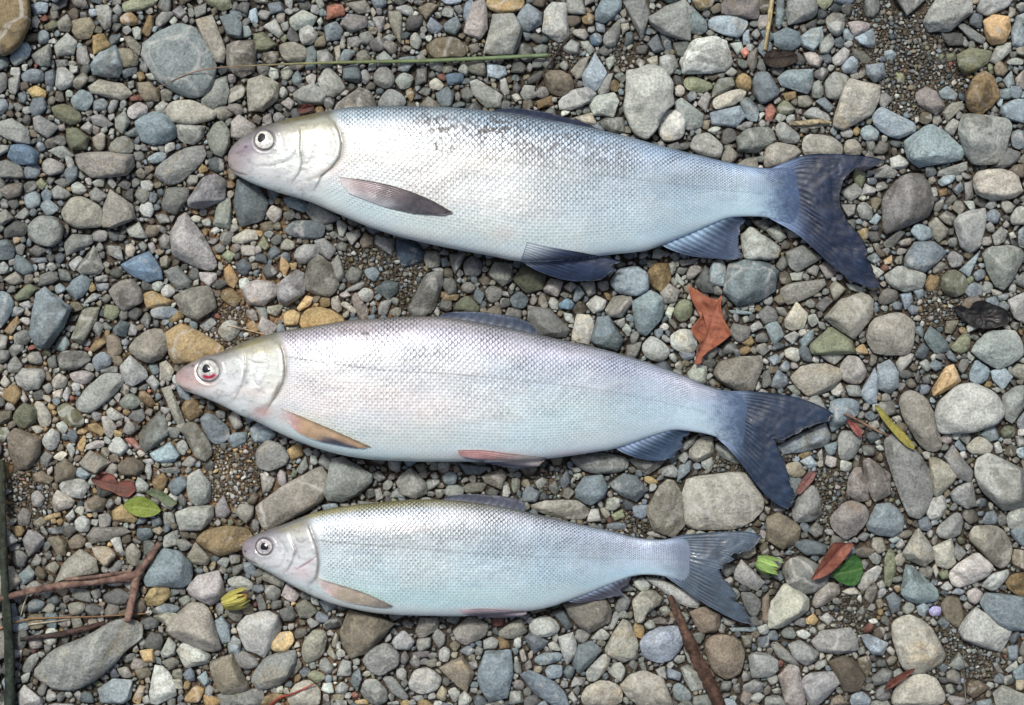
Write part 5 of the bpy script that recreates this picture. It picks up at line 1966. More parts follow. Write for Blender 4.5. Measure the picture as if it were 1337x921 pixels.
def build_fin(name, f, spec, rays, zfun, cfun, parent, base, thick=.9, ridge=.45, jag=0.0, seed=1, label=None):
    ns = rays * 5 + 1; nt = 56
    G, s, t = coons(*spec, ns, nt)
    r = np.random.default_rng(seed)
    if jag:
        jr = np.repeat(r.random(rays), 5); jr = np.append(jr, jr[-1])
        cutf = 1 - jag * jr ** 2
        tt = t * np.ones_like(s) * cutf[:, None]
        idx = tt * (nt - 1)
        i0 = np.clip(np.floor(idx).astype(int), 0, nt - 2); fr = (idx - i0)[..., None]
        G = np.take_along_axis(G, i0[..., None].repeat(2, -1), 1) * (1 - fr) + np.take_along_axis(G, (i0 + 1)[..., None].repeat(2, -1), 1) * fr
    X, Y = G[..., 0], G[..., 1]
    T = t * np.ones_like(s); Sx = s * np.ones_like(t)
    # rays fork towards the margin
    ph = Sx * rays * 2 * np.pi
    ray = .5 + .5 * np.cos(ph)
    ray2 = .5 + .5 * np.cos(ph * 2)
    rv = ray * (1 - smooth(.45, .8, T)) + ray2 * smooth(.45, .8, T)
    nz = vnoise(X / 14 + 5, Y / 14 + 5, seed + 9)
    rough = .35 + .9 * vnoise(X / 18 + 2, Y / 18 + 2, seed + 21, 3)
    Zt = zfun(X, Y, Sx, T) + (rv - .5) * ridge * rough * S + (nz - .5) * 3.4 * S * T
    taper = thick * (1 - T ** 1.5) * np.minimum(1, np.minimum(Sx, 1 - Sx) * 12 + .25)
    Zb = Zt - (taper + .10) * S
    col = lin(np.clip(cfun(X, Y, Sx, T, rv, nz), 0, 1))
    col = col * (1 - .45 * smooth(.93, 1.0, T))[..., None]
    n = ns * nt
    PX, PY = P(X, Y, Zt); QX, QY = P(X, Y, Zt)
    V = np.vstack([np.column_stack([PX.ravel(), PY.ravel(), Zt.ravel()]), np.column_stack([QX.ravel(), QY.ravel(), Zb.ravel()])]) - np.array(base)
    q = grid_quads(ns, nt)
    idx = np.arange(n).reshape(ns, nt)
    rim = np.concatenate([idx[0, :], idx[1:, -1], idx[-1, -2::-1], idx[-2:0:-1, 0]])
    rim2 = np.roll(rim, -1)
    quads = np.vstack([q[:, ::-1], q + n, np.column_stack([rim, rim2, rim2 + n, rim + n])])
    # keep the upper side facing up
    p0 = V[quads[0]]
    if np.cross(p0[1] - p0[0], p0[2] - p0[0])[2] < 0: quads = quads[:, ::-1]
    cc = col.reshape(-1, 3)
    me = make_mesh(name, V, quads, None, np.vstack([cc, cc]), None, M_FIN)
    return link(name, me, parent=parent, label=label)

def dome(name, f, ex, ey, r, bulge, lift, cfun, mat, parent, base, oval=1.0, irr=.25):
    nr, na = 16, 40
    fr = np.linspace(0, 1, nr)[1:]; an = np.linspace(0, 2 * np.pi, na, endpoint=False)
    F, A = np.meshgrid(fr, an, indexing='ij')
    wob = 1 + irr * (.10 * np.sin(2 * A + 1.0) + .07 * np.sin(3 * A + .4))
    X = ex + r * wob * F * np.cos(A); Y = ey + r * wob * oval * F * np.sin(A)
    z0 = float(f.surf(ex, ey)); dzx = (float(f.surf(ex + 6, ey)) - float(f.surf(ex - 6, ey))) / 12; dzy = (float(f.surf(ex, ey + 6)) - float(f.surf(ex, ey - 6))) / 12
    plane = z0 + (X - ex) * dzx * .8 + (Y - ey) * dzy * .8
    Z = plane + (lift + bulge * (1 - F ** 2) - 1.6 * smooth(.9, 1.0, F)) * S
    X = np.append(X.ravel(), ex); Y = np.append(Y.ravel(), ey); Z = np.append(Z.ravel(), z0 + (lift + bulge) * S)
    PX, PY = P(X, Y, Z)
    V = np.column_stack([PX, PY, Z]) - np.array(base)
    q = grid_quads(nr - 1, na, True)
    n0 = (nr - 1) * na
    tris = np.column_stack([np.arange(na), (np.arange(na) + 1) % na, np.full(na, n0)])
    Fc = np.append(F.ravel(), 0); Ac = np.append(A.ravel(), 0)
    p0 = V[q[0]]
    if np.cross(p0[1] - p0[0], p0[2] - p0[0])[2] < 0: q = q[:, ::-1]
    p0 = V[tris[0]]
    if np.cross(p0[1] - p0[0], p0[2] - p0[0])[2] < 0: tris = tris[:, ::-1]
    me = make_mesh(name, V, q, tris, lin(cfun(Fc, Ac)), None, mat)
    return link(name, me, parent=parent)

CFG = [
 dict(seed=11, fade=1.0, pre=[(391,155),(393,178),(392,194),(395,210),(391,226),(380,240)], tail=(76, 94, 124), bulge=10, sw=7.9, rows=52, eye=(345, 183, 13.5), edge=(.36, .22, .09),
  op=[(430,130),(434,153),(442,171),(446,186),(444,204),(434,218),(420,230),(410,250),(405,275)],
  ts=[0, .05, .16, .34, .62, .86, 1],
  cols=[[(0, (129,145,154)), (.5, (125,146,161)), (1, (128,151,178))], [(0, (183,203,209)), (.5, (177,198,211)), (1, (163,191,219))], [(0, (229,238,238)), (.5, (217,229,235)), (1, (184,211,234))],
        [(0, (230,236,230)), (.45, (223,230,227)), (.7, (196,215,223)), (1, (175,205,225))], [(0, (235,238,238)), (.45, (227,238,238)), (.7, (202,227,237)), (1, (181,214,232))],
        [(0, (216,238,238)), (.5, (216,238,238)), (1, (189,223,238))], [(0, (222,238,238)), (.5, (220,238,238)), (1, (192,225,238))]],
  hts=[0, .10, .24, .55, .8, 1],
  hcols=[[(0, (139,137,142)), (.05, (101,100,98)), (.2, (90,91,85))], [(0, (158,154,159)), (.05, (125,123,126)), (.12, (156,158,145)), (.2, (158,163,152))], [(0, (174,169,173)), (.04, (160,156,162)), (.09, (210,214,210)), (.2, (220,226,221))],
         [(0, (185,178,180)), (.05, (198,199,200)), (.09, (222,229,225)), (.2, (222,229,224))], [(0, (197,191,189)), (.05, (212,215,214)), (.12, (217,224,223)), (.2, (221,229,227))],
         [(0, (197,211,215)), (.1, (206,224,226)), (.2, (213,228,228))]],
  ll=[(446,174),(463,177),(509,182),(555,194),(618,204),(680,213),(760,224),(860,238),(960,250),(1030,256)],
  lines=[([(428,150),(440,166),(446,186),(444,204),(433,219),(417,230),(403,235)], 2.6, 1.9, .42, (120,114,100)),
         ([(424,160),(434,174),(438,190),(434,206)], 1.2, .5, .25, (150,142,124)),
         ([(391,162),(393,178),(392,194),(395,210),(392,224),(380,236)], 2.0, 1.1, .26, (150,148,140)),
         ([(388,188),(384,200),(375,210),(357,216),(334,217)], 1.7, .9, .28, (146,150,152)),
         ([(409,176),(411,192),(406,208),(398,218)], 1.5, .7, .20, (150,146,132)),
         ([(360,167),(368,180),(367,194),(356,204)], 1.6, .6, .18, (160,158,156)),
         ([(299,219),(310,226),(322,229)], 1.3, 1.2, .75, (112,84,84)),
         ([(366,159),(392,153),(418,149)], 3.0, .4, .6, (120,112,62))],
  blush=[(398,172,22,10,.30,(204,194,150)), (425,165,14,10,.25,(196,188,150)), (418,222,20,8,.25,(222,196,190)), (321,192,2.2,1.5,.9,(70,60,64)), (305,205,16,16,.35,(160,140,146)), (322,196,10,7,.4,(132,112,126)), (660,305,18,9,.25,(206,176,170)), (395,247,40,12,.22,(222,206,200))],
  plates=[(412,192,26,36,1.4), (370,196,20,24,.9)], scuff=[(572,164,26,.95), (573,192,18,.9), (556,196,10,.8), (640,170,40,.8), (650,180,14,.8), (740,185,50,.35), (690,190,40,.3), (800,205,30,.3)]),
 dict(seed=23, fade=1.0, pre=[(316,444),(320,468),(321,484),(318,500),(309,516),(300,530)], tail=(78, 96, 122), bulge=10, sw=7.7, rows=54, eye=(272, 484, 15.5), edge=(.30, .15, .08),
  op=[(355,425),(363,443),(370,462),(372,480),(371,495),(366,508),(356,524),(345,540),(340,560)],
  ts=[0, .04, .13, .30, .62, .86, 1],
  cols=[[(0, (132,134,127)), (.5, (129,132,131)), (1, (119,133,150))], [(0, (181,180,186)), (.5, (174,176,183)), (1, (161,176,194))], [(0, (217,219,229)), (.5, (212,215,227)), (1, (192,209,230))],
        [(0, (219,225,230)), (.45, (217,226,228)), (.7, (207,222,232)), (1, (188,213,237))], [(0, (235,238,238)), (.45, (235,238,238)), (.7, (209,235,238)), (1, (191,220,238))],
        [(0, (223,238,238)), (.5, (218,238,238)), (1, (195,224,238))], [(0, (214,236,238)), (.5, (213,236,238)), (1, (199,224,238))]],
  hts=[0, .10, .24, .55, .8, 1],
  hcols=[[(0, (145,139,140)), (.06, (121,120,117)), (.2, (108,111,100))], [(0, (163,155,157)), (.06, (146,143,145)), (.12, (167,169,158)), (.2, (159,162,149))], [(0, (180,169,170)), (.05, (174,169,170)), (.1, (213,218,215)), (.2, (214,219,212))],
         [(0, (190,180,179)), (.05, (211,203,199)), (.09, (223,229,229)), (.2, (220,226,223))], [(0, (201,195,193)), (.05, (215,214,212)), (.12, (222,229,228)), (.2, (219,225,222))],
         [(0, (210,213,212)), (.1, (216,227,228)), (.2, (210,225,227))]],
  ll=[(374,466),(430,475),(500,484),(560,487),(620,491),(680,497),(740,503),(800,512),(860,524),(920,538),(962,553)],
  lines=[([(358,436),(368,454),(372,476),(371,494),(365,508),(353,525),(336,538)], 2.6, 1.9, .42, (128,122,104)),
         ([(318,452),(320,468),(321,484),(318,500),(309,515)], 2.0, 1.1, .28, (150,146,136)),
         ([(292,468),(304,464),(314,470),(319,484),(316,500),(301,516),(273,518)], 1.7, .9, .26, (156,162,168)),
         ([(322,468),(334,474),(346,474)], 1.3, .6, .4, (118,116,108)),
         ([(350,478),(345,492),(338,503),(332,496),(336,480)], 1.3, .6, .22, (150,150,148)),
         ([(365,498),(362,508),(356,518)], 2.2, .6, .40, (110,98,92)),
         ([(231,503),(240,508),(250,511)], 1.3, 1.2, .75, (118,86,84)),
         ([(298,458),(326,449),(350,442)], 2.4, .4, .55, (126,118,76))],
  blush=[(338,456,22,9,.32,(200,188,140)), (330,512,22,9,.28,(222,190,182)), (355,500,8,14,.2,(206,196,160)), (252,478,2.2,1.5,.9,(84,70,70)), (240,494,18,14,.40,(196,150,142)), (343,538,14,8,.55,(200,140,136)), (372,544,10,8,.35,(214,160,150)), (262,500,14,8,.25,(214,160,140)), (640,596,48,6,.45,(206,140,138)), (760,592,40,5,.30,(206,160,168)),(322,500,3,3,.6,(120,128,136))],
  plates=[(345,490,25,38,1.4), (300,492,22,27,1.0)], scuff=[(478,437,8,.7), (655,540,18,.2), (560,462,30,.25), (455,433,20,.25)]),
 dict(seed=37, fade=0.65, pre=[(374,690),(379,704),(386,718),(381,735),(374,746),(366,756)], tail=(100, 112, 130), bulge=7, sw=6.6, rows=50, eye=(345, 714, 11.5), edge=(.36, .22, .11),
  op=[(396,665),(404,690),(413,714),(416,735),(414,752),(408,770),(400,790)],
  ts=[0, .03, .09, .30, .62, .86, 1],
  cols=[[(0, (152,142,80)), (.35, (143,138,87)), (.6, (124,131,126)), (1, (116,133,150))], [(0, (172,170,126)), (.35, (169,170,139)), (.6, (167,177,183)), (1, (162,180,201))], [(0, (207,219,225)), (.5, (204,216,222)), (1, (189,209,234))],
        [(0, (205,217,220)), (.45, (201,215,218)), (.7, (189,213,227)), (1, (195,212,238))], [(0, (213,236,238)), (.45, (207,232,238)), (.7, (194,225,238)), (1, (200,219,238))],
        [(0, (208,238,238)), (.5, (200,235,238)), (1, (191,221,238))], [(0, (228,238,238)), (.5, (220,238,238)), (1, (197,226,238))]],
  hts=[0, .10, .24, .55, .8, 1],
  hcols=[[(0, (129,127,133)), (.06, (112,112,113)), (.2, (105,107,101))], [(0, (141,138,144)), (.06, (135,135,139)), (.12, (151,154,150)), (.2, (147,150,147))], [(0, (154,151,157)), (.05, (160,159,165)), (.1, (199,203,203)), (.2, (195,199,199))],
         [(0, (167,164,168)), (.05, (192,193,195)), (.09, (214,220,221)), (.2, (209,213,213))], [(0, (186,184,185)), (.05, (207,211,212)), (.12, (216,222,224)), (.2, (217,223,224))],
         [(0, (197,205,208)), (.1, (208,225,227)), (.2, (213,228,228))]],
  ll=[(416,706),(440,709),(500,713),(600,721),(700,727),(800,729),(890,731)],
  lines=[([(400,678),(408,698),(414,716),(416,736),(412,754),(402,766)], 2.1, 1.5, .42, (122,112,112)),
         ([(378,704),(386,718),(381,735),(374,746)], 1.7, .9, .28, (150,142,142)),
         ([(362,702),(371,714),(371,728),(364,740),(348,743)], 1.4, .7, .22, (156,154,158)),
         ([(366,706),(376,722),(374,738)], 1.0, .5, .16, (160,158,160)),
         ([(413,727),(400,736),(386,744)], 1.2, .7, .5, (140,100,104)),
         ([(384,700),(392,708),(402,704)], 1.4, .6, .3, (140,134,130)),
         ([(318,728),(326,733),(336,737)], 1.2, 1.1, .75, (100,80,84)),
         ([(362,694),(382,688),(398,681)], 2.0, .3, .4, (150,140,98))],
  blush=[(388,694,14,7,.28,(190,182,150)), (392,746,18,7,.3,(214,182,182)), (322,716,10,12,.30,(150,130,146)), (320,720,1.6,1.6,.8,(70,60,66)), (395,752,16,6,.25,(206,178,178)), (640,798,44,4,.45,(196,150,158)), (530,690,50,5,.25,(212,186,184))],
  plates=[(397,722,18,28,1.1), (358,722,17,20,.7)], scuff=[(520,705,18,.18)]),
]
SPEC = [
 ("fish", "largest silver fish, topmost of the three, with a spread navy-blue tail", (26, 40, 64)),
 ("fish", "middle silver fish with a red-marked eye and an orange pectoral fin", (36, 52, 74)),
 ("fish", "smallest silver fish, lowest of the three, with an olive back and ragged tail", (76, 90, 104)),
]
EYES = [((.97,.97,.95), .48, -2, -2), ((.90,.91,.90), .42, -1.5, -1.5), ((.88,.87,.88), .46, 0, 0)]

def mixc(a, b, f):
    return np.asarray(a)[None, None] / 255.0 * (1 - f[..., None]) + np.asarray(b)[None, None] / 255.0 * f[..., None]

for k, f in enumerate(FISHES):
    cfg = CFG[k]
    bx, by = P((f.x0 + f.x1) / 2, float(f.sec((f.x0 + f.x1) / 2)[0]), Z_REST)
    base = (float(bx), float(by), Z_REST)
    root = link(SPEC[k][0], None, base, label=SPEC[k][1], cat='fish', group='dead fish laid out on the stones')
    build_body(f, cfg, root, base)
    tc = SPEC[k][2]
    ex, ey, er = cfg['eye']
    white, pf, pdx, pdy = EYES[k]
    def eye_col(F, A, k=k, white=white):
        w = np.array(white) * np.array([235, 236, 232]) / 255.0
        nzz = vnoise(np.cos(A) * 4 + 9, np.sin(A) * 4 + 9 + F * 1.5, 77 + k, 3)[:, None]
        c = np.tile(w, (len(F), 1)) * (.72 + .5 * nzz)
        rim = smooth(.80, .97, F)[:, None]
        c = c * (1 - rim) + rim * np.array([[.36, .36, .37], [.42, .42, .42], [.30, .26, .30]][k])
        ir = np.exp(-((F - .55) / .10) ** 2)[:, None] * [.15, .25, .45][k]
        c = c * (1 - ir) + ir * np.array([.42, .38, .44])
        if k == 1:
            da = np.abs((A - 1.45 + np.pi) % (2 * np.pi) - np.pi)
            red = (np.exp(-((F - .60) / .13) ** 2) * (1 - smooth(.75, 1.15, da)))[:, None]
            c = c * (1 - red) + red * np.array([.72, .10, .22])
        return c
    eye = dome('eye', f, ex, ey, er, er * .42, .6, eye_col, M_EYE, root, base)
    dome('pupil', f, ex + pdx, ey + pdy, er * pf, er * .12, .6 + er * .33, lambda F, A: np.tile([.055, .06, .07], (len(F), 1)), M_EYE, eye, base, 1.1, 1.0)

    fins = FINS[k]
    zc_end = float(f.sec(f.x1 - 30)[3])
    def z_tail(X, Y, s, t, f=f):
        zc = f.sec(np.minimum(X, f.x1))[3]
        return zc + .0005 + (.0108 - zc) * smooth(.25, .9, t) + .0020 * np.sin(s * np.pi) * smooth(.25, .7, t)
    def c_tail(X, Y, s, t, rv, nz, tc=tc, k=k):
        pale = np.array([(138, 160, 196), (146, 164, 192), (112, 126, 146)][k])
        fr = smooth(.06, [.46, .38, .30][k], t + .14 * (nz - .5))
        c = mixc(pale, tc, fr)
        irr = smooth(.35, .65, vnoise(X / 22 + 4, Y / 16 + 4, 91 + k, 3))
        c = c * (1 + ((rv - .5) * irr)[..., None] * [.22, .28, .5][k]) * (.80 + .40 * nz[..., None])
        blo = smooth(.60, .74, vnoise(X / 4 + 4, Y / 4 + 4, 95 + k, 3)) * [.28, .14, .12][k]
        c = c * (1 - blo[..., None]) + blo[..., None] * np.array([112, 128, 158]) / 255.0
        hi = np.exp(-((s - .36) / .10) ** 2) * np.exp(-((t - .55) / .16) ** 2) * .16  # soft brownish highlight painted into the fin colour
        c = c * (1 - hi[..., None]) + hi[..., None] * np.array([104, 100, 112]) / 255.0
        return c
    build_fin('tail_fin', f, fins['tail_fin'], 19, z_tail, c_tail, root, base, 2.2, [.45, .5, .7][k], [0.02, .025, .10][k], 50 + k,
              label=["navy-blue spread tail fin", "slate-blue spread tail fin", "grey-blue tail fin with ragged ends"][k])
    def z_edge(X, Y, s, t, f=f, drop=.003):
        yc, a, th, zc = f.sec(X)
        return zc + .0004 - drop * smooth(.2, 1, t)
    def c_dorsal(X, Y, s, t, rv, nz, k=k):
        c = mixc([(44, 54, 76), (78, 88, 104), (84, 90, 104)][k], [(36, 44, 64), (64, 76, 96), (70, 76, 90)][k], t)
        return c * (1 + (rv - .5)[..., None] * .25) * (.85 + .3 * nz[..., None])
    build_fin('dorsal_fin', f, fins['dorsal_fin'], 11, z_edge, c_dorsal, root, base, 2.4, .5, .03, 60 + k)
    def z_pelv(X, Y, s, t, f=f):
        yc, a, th, zc = f.sec(X)
        on = f.surf(X, Y)
        return np.maximum(on, zc - .002) + .0007 - .006 * smooth(.2, 1.0, s) * smooth(.1, .9, t)
    def c_pelv(X, Y, s, t, rv, nz, k=k):
        if k == 0:
            c = mixc((186, 198, 206), (50, 62, 86), smooth(.04, .50, t + .22 * s - .06 + .12 * (nz - .5)))
        elif k == 1:
            c = mixc((204, 158, 154), (190, 182, 178), smooth(.3, .8, t))
            dk = smooth(.45, .8, s)
            c = c * (1 - dk[..., None]) + dk[..., None] * np.array([106, 112, 128]) / 255.0
        else:
            c = mixc((198, 178, 182), (120, 116, 130), smooth(.1, .7, s + .3 * t))
        return c * (1 + (rv - .5)[..., None] * .25) * (.88 + .24 * nz[..., None])
    build_fin('pelvic_fin', f, fins['pelvic_fin'], 9, z_pelv, c_pelv, root, base, 1.6, .5, .05, 70 + k)
    def c_anal(X, Y, s, t, rv, nz, k=k):
        c = mixc([(150, 178, 202), (150, 170, 200), (150, 170, 196)][k], [(74, 88, 110), (64, 82, 104), (94, 98, 110)][k], smooth(.02, .5, t))
        return c * (1 + (rv - .5)[..., None] * .34) * (.86 + .28 * nz[..., None])
    def z_anal(X, Y, s, t, f=f):
        yc, a, th, zc = f.sec(X)
        return zc + .0008 - .0045 * smooth(.1, 1, t)
    build_fin('anal_fin', f, fins['anal_fin'], 12, z_anal, c_anal, root, base, 1.8, .7, .09, 80 + k)
    def z_pec(X, Y, s, t, f=f):
        return f.surf(X, Y) + .0011 + .0022 * np.sin(np.pi * np.clip(t, 0, 1)) * (1 - s)
    def c_pec(X, Y, s, t, rv, nz, k=k):
        if k == 0:
            c = mixc((186, 170, 172), (92, 88, 92), smooth(.1, .75, t))
            low = smooth(.35, .9, s) * (1 - smooth(.5, .9, t)) * .8
            c = c * (1 - low[..., None]) + low[..., None] * np.array([186, 190, 196]) / 255.0
            dark = smooth(.55, .8, t) * smooth(.25, .6, s) * .5
            c = c * (1 - dark[..., None]) + dark[..., None] * np.array([66, 70, 80]) / 255.0
        elif k == 1:
            c = mixc((200, 158, 156), (196, 168, 138), smooth(.08, .32, t))
            tip = smooth(.45, .75, t) * smooth(.25, .6, s)
            c = c * (1 - tip[..., None]) + tip[..., None] * np.array([78, 80, 94]) / 255.0
            edge = (1 - smooth(.02, .16, s)) * .75
            c = c * (1 - edge[..., None]) + edge[..., None] * np.array([128, 112, 84]) / 255.0
        else:
            c = mixc((206, 184, 182), (196, 184, 166), smooth(.1, .4, t))
            tip = smooth(.6, .95, t) * .6
            c = c * (1 - tip[..., None]) + tip[..., None] * np.array([110, 108, 108]) / 255.0
            edge = (1 - smooth(.02, .14, s)) * .6
            c = c * (1 - edge[..., None]) + edge[..., None] * np.array([120, 116, 108]) / 255.0
        if k == 0:
            edge = (1 - smooth(.02, .12, s)) * .6
            c = c * (1 - edge[..., None]) + edge[..., None] * np.array([70, 62, 60]) / 255.0
        rb = (1 - smooth(.0, .22, t + .10 * (nz - .5))) * .8
        c = c * (1 - rb[..., None]) + rb[..., None] * np.array([206, 204, 204]) / 255.0
        return c * (1 + (rv - .5)[..., None] * .16) * (.88 + .24 * nz[..., None])
    build_fin('pectoral_fin', f, fins['pectoral_fin'], 13, z_pec, c_pec, root, base, 2.2, .5, .02, 90 + k,
              label=["grey-brown pectoral fin folded along the flank", "orange pectoral fin with a dark tip", "beige pectoral fin folded along the flank"][k])

# ------------------------------------------------------------------ twigs, stems, leaves
def drape(pts, r, n, lift=0.0, sag=25):
    p = resample(catmull(pts, 14), n)
    z = np.array([rest_z(x, y, r) for x, y in p[:, :2]])
    # a stiff stem rides on the high points: upper envelope, then smoothed
    k = max(int(n * sag / 100), 1)
    zz = np.array([z[max(0, i - k):i + k + 1].max() for i in range(n)])
    w = np.hanning(2 * k + 3); w /= w.sum()
    zz = np.convolve(np.pad(zz, k + 1, mode='edge'), w, 'same')[k + 1:-k - 1]
    return p, np.maximum(zz, z) + lift

def tube(name, pts, widths, mat, cfun, r=2, n=60, sides=8, flat=1.0, knob=.0, seed=1, parent=None, base=None, lift=0.0, sag=12, zadd=0.0, zfix=None, **kw):
    p, z = drape(pts, r, n, lift, sag)
    if zfix is not None: z = np.interp(np.linspace(0, 1, n), np.linspace(0, 1, len(zfix)), zfix)
    rr = np.interp(np.linspace(0, 1, n), np.linspace(0, 1, len(widths)), widths) / 2
    rg = np.random.default_rng(seed)
    t = np.linspace(0, 1, n)
    rr = rr * (1 + knob * (vnoise(t * 14 + 3, t * 0 + seed, seed) - .5) * 2)
    z = z + rr * S * flat + zadd
    d = np.gradient(p, axis=0); d /= np.hypot(*d.T)[:, None]
    nrm = np.column_stack([-d[:, 1], d[:, 0]])
    a = np.linspace(0, 2 * np.pi, sides, endpoint=False)
    nz = 1 + knob * 2.0 * (vnoise(t[:, None] * 40 + 7, np.cos(a)[None] * 3 + 20, seed + 4) - .5)
    X = p[:, 0][:, None] + nrm[:, 0][:, None] * np.cos(a)[None] * rr[:, None] * nz
    Y = p[:, 1][:, None] + nrm[:, 1][:, None] * np.cos(a)[None] * rr[:, None] * nz
    Z = z[:, None] + np.sin(a)[None] * rr[:, None] * S * flat * nz
    PX, PY = P(X, Y, Z)
    V = np.column_stack([PX.ravel(), PY.ravel(), Z.ravel()])
    V = np.vstack([V, V[:sides].mean(0), V[-sides:].mean(0)])
    if base is None: base = np.array([V[:, 0].mean(), V[:, 1].mean(), V[:, 2].min()])
    q = grid_quads(n, sides, True)
    j = np.arange(sides); j2 = (j + 1) % sides; n0 = n * sides
    tris = np.vstack([np.column_stack([j, j2, np.full(sides, n0)]), np.column_stack([(n - 1) * sides + j2, (n - 1) * sides + j, np.full(sides, n0 + 1)])])
    T, A = np.meshgrid(t, a, indexing='ij')
    c = lin(cfun(T.ravel(), A.ravel(), vnoise(X / 7 + 50, Y / 7 + 50, seed + 2).ravel()))
    c = np.vstack([c, c[0], c[-1]])
    # outward faces
    pq = V[q[0]]; ctr = V[:sides].mean(0)
    if np.dot(np.cross(pq[1] - pq[0], pq[2] - pq[0]), pq[0] - ctr) < 0: q = q[:, ::-1]; tris = tris[:, ::-1]
    me = make_mesh(name, V - np.asarray(base), q, tris, c, None, mat)
    o = link(name, me, (0, 0, 0) if parent else tuple(map(float, base)), parent, **kw)
    return o, base, z

def two(a, b, w=None):
    a = np.array(a) / 255.0; b = np.array(b) / 255.0
    def fn(t, A, nz):
        f = (t if w is None else smooth(w[0], w[1], t))[:, None]
        gr = .5 + .5 * np.sin(A * 3 + 9 * nz + 14 * t)
        return (a * (1 - f) + b * f) * (.62 + .5 * nz[:, None]) * (.8 + .42 * gr[:, None])
    return fn

def grass_col(t, A, nz):
    keys = np.array([0, .18, .32, .55, 1.0])
    cs = np.array([(112,98,82), (120,96,72), (120,112,78), (94,108,68), (98,118,84)]) / 255.0
    return np.stack([np.interp(t, keys, cs[:, k]) for k in range(3)], -1) * (.85 + .3 * nz[:, None])
tube('grass_stem', [(190,124),(212,112),(245,97),(280,89),(330,86),(400,83),(480,81),(560,79.5),(640,76),(716,72)], [1.2,1.5,1.8,2.4,3.6,4.4,5.2,5.4,5.2,5.2], M_STRAW, grass_col, 2, 120, 8, .6, .05, 3,
     label='long thin grass stem, brown to green, lying above the top fish', cat='grass stem')
tube('straw', [(1013,-30),(1008,0),(1004,30),(999,66)], [6,6.5,6,5], M_STRAW, two((176,164,124), (150,138,100)), 3, 40, 8, .5, .1, 4,
     label='pale dry straw sticking in from the top edge', cat='straw')
tube('straw', [(296,425),(315,429),(346,437)], [1.2,1.8,1.5], M_STRAW, two((206,188,160), (190,160,124)), 2, 30, 6, .8, .1, 5,
     label='short thin pale straw above the middle fish\'s forehead', cat='straw')
tube('straw', [(-20,826),(0,821),(30,810),(70,807),(130,805),(196,801)], [2.6,2.4,2.2,2.0,2.0,1.6], M_STRAW, two((150,112,68), (150,116,84)), 2, 70, 6, .8, .1, 6,
     label='thin brown straw running under the forked twig', cat='straw')
tube('straw', [(36,816),(60,813),(92,809)], [2.6,2.6,1.6], M_STRAW, two((178,170,150), (160,150,128)), 2, 30, 6, .7, .1, 7,
     label='short pale grey straw below the thin brown straw', cat='straw')
tube('straw', [(10,925),(20,890),(27,860),(30,845)], [2.2,2.2,1.6,1.2], M_STRAW, two((120,112,92), (110,96,80)), 2, 30, 6, .8, .1, 8,
     label='thin upright grey stalk beside the dark branch at the bottom left', cat='straw')
tube('straw', [(1261,921),(1260,900),(1258,860),(1257,846)], [1.6,1.6,1.6,1.2], M_STRAW, two((110,104,92), (120,112,98)), 2, 30, 6, .8, .1, 9,
     label='thin grey stalk between stones near the lower right corner', cat='straw')
# dark branch on the left edge
tube('branch', [(2,600),(3,660),(4,720),(7,770),(11,830),(13,880),(11,960)], [9,10,11,12,13,14,14], M_WOOD, two((62,66,54), (50,62,54)), 4, 110, 12, .9, .14, 11,
     label='dark greenish branch lying along the left edge', cat='branch')
# forked twig
bark = two((136,96,84), (128,92,80))
def bark_c(t, A, nz):
    c = np.array([120, 96, 86]) / 255.0 * (.5 + 1.0 * nz[:, None])
    g = smooth(.55, .75, nz)[:, None] * .5
    return c * (1 - g) + g * np.array([134, 122, 108]) / 255.0
troot = link('forked_twig', None, (0, 0, 0), label='red-brown forked twig with peeling bark at the lower left', cat='twig')
tz = rest_z(175, 755, 6) + .001
bx, by = P(175, 755, 0); troot.location = (float(bx), float(by), 0)
tb = np.array([float(bx), float(by), 0])
zf = max(rest_z(120, 758, 5), rest_z(60, 768, 5), rest_z(185, 740, 5))
tube('stem', [(-25,790),(0,783),(30,774),(60,768),(100,762),(140,757),(172,753),(186,741),(197,726),(208,710)], [8,8,8,9,9,9.5,13,11,10,7], M_WOOD, bark_c, 5, 110, 12, .9, .16, 12, troot, tb, sag=16)
tube('branch', [(178,748),(176,765),(172,785),(166,812)], [12,11,10.5,9.5], M_WOOD, bark_c, 5, 50, 12, .9, .16, 13, troot, tb, sag=30)
tube('side_shoot', [(85,756.5),(110,755),(140,751),(172,746)], [4,5,5,4.5], M_WOOD, bark_c, 4, 40, 8, .9, .14, 14, troot, tb, sag=30, zadd=.0022)
tube('splinter', [(36,777),(31,790),(27,804)], [2.5,2,1], M_STRAW, two((200,188,160), (190,176,150)), 2, 20, 6, .6, .1, 15, troot, tb)
tube('twig', [(26,835),(50,832),(80,828),(110,821),(137,813)], [5,7,8,8,5], M_WOOD, two((70,64,62), (88,66,60)), 3, 60, 10, .9, .12, 16,
     label='short dark twig between the straws and the big sandy boulder', cat='twig')
tube('bark_stick', [(874,778),(884,800),(895,826),(908,856),(922,884),(940,921),(955,950)], [8,12,15,16,17,18,18], M_WOOD, two((92,72,60), (80,60,50)), 3, 90, 16, .75, .26, 17,
     label='brown bark stick coming in from the bottom edge under the bottom fish\'s tail', cat='stick')
tube('twig', [(748,43),(732,62),(712,92),(704,104),(698,118)], [2.0,2.6,2.8,2.4,1.6], M_WOOD, two((74,66,58), (66,58,50)), 2, 50, 8, .9, .15, 18,
     label='thin dark twig right of the tip of the green grass stem', cat='twig')
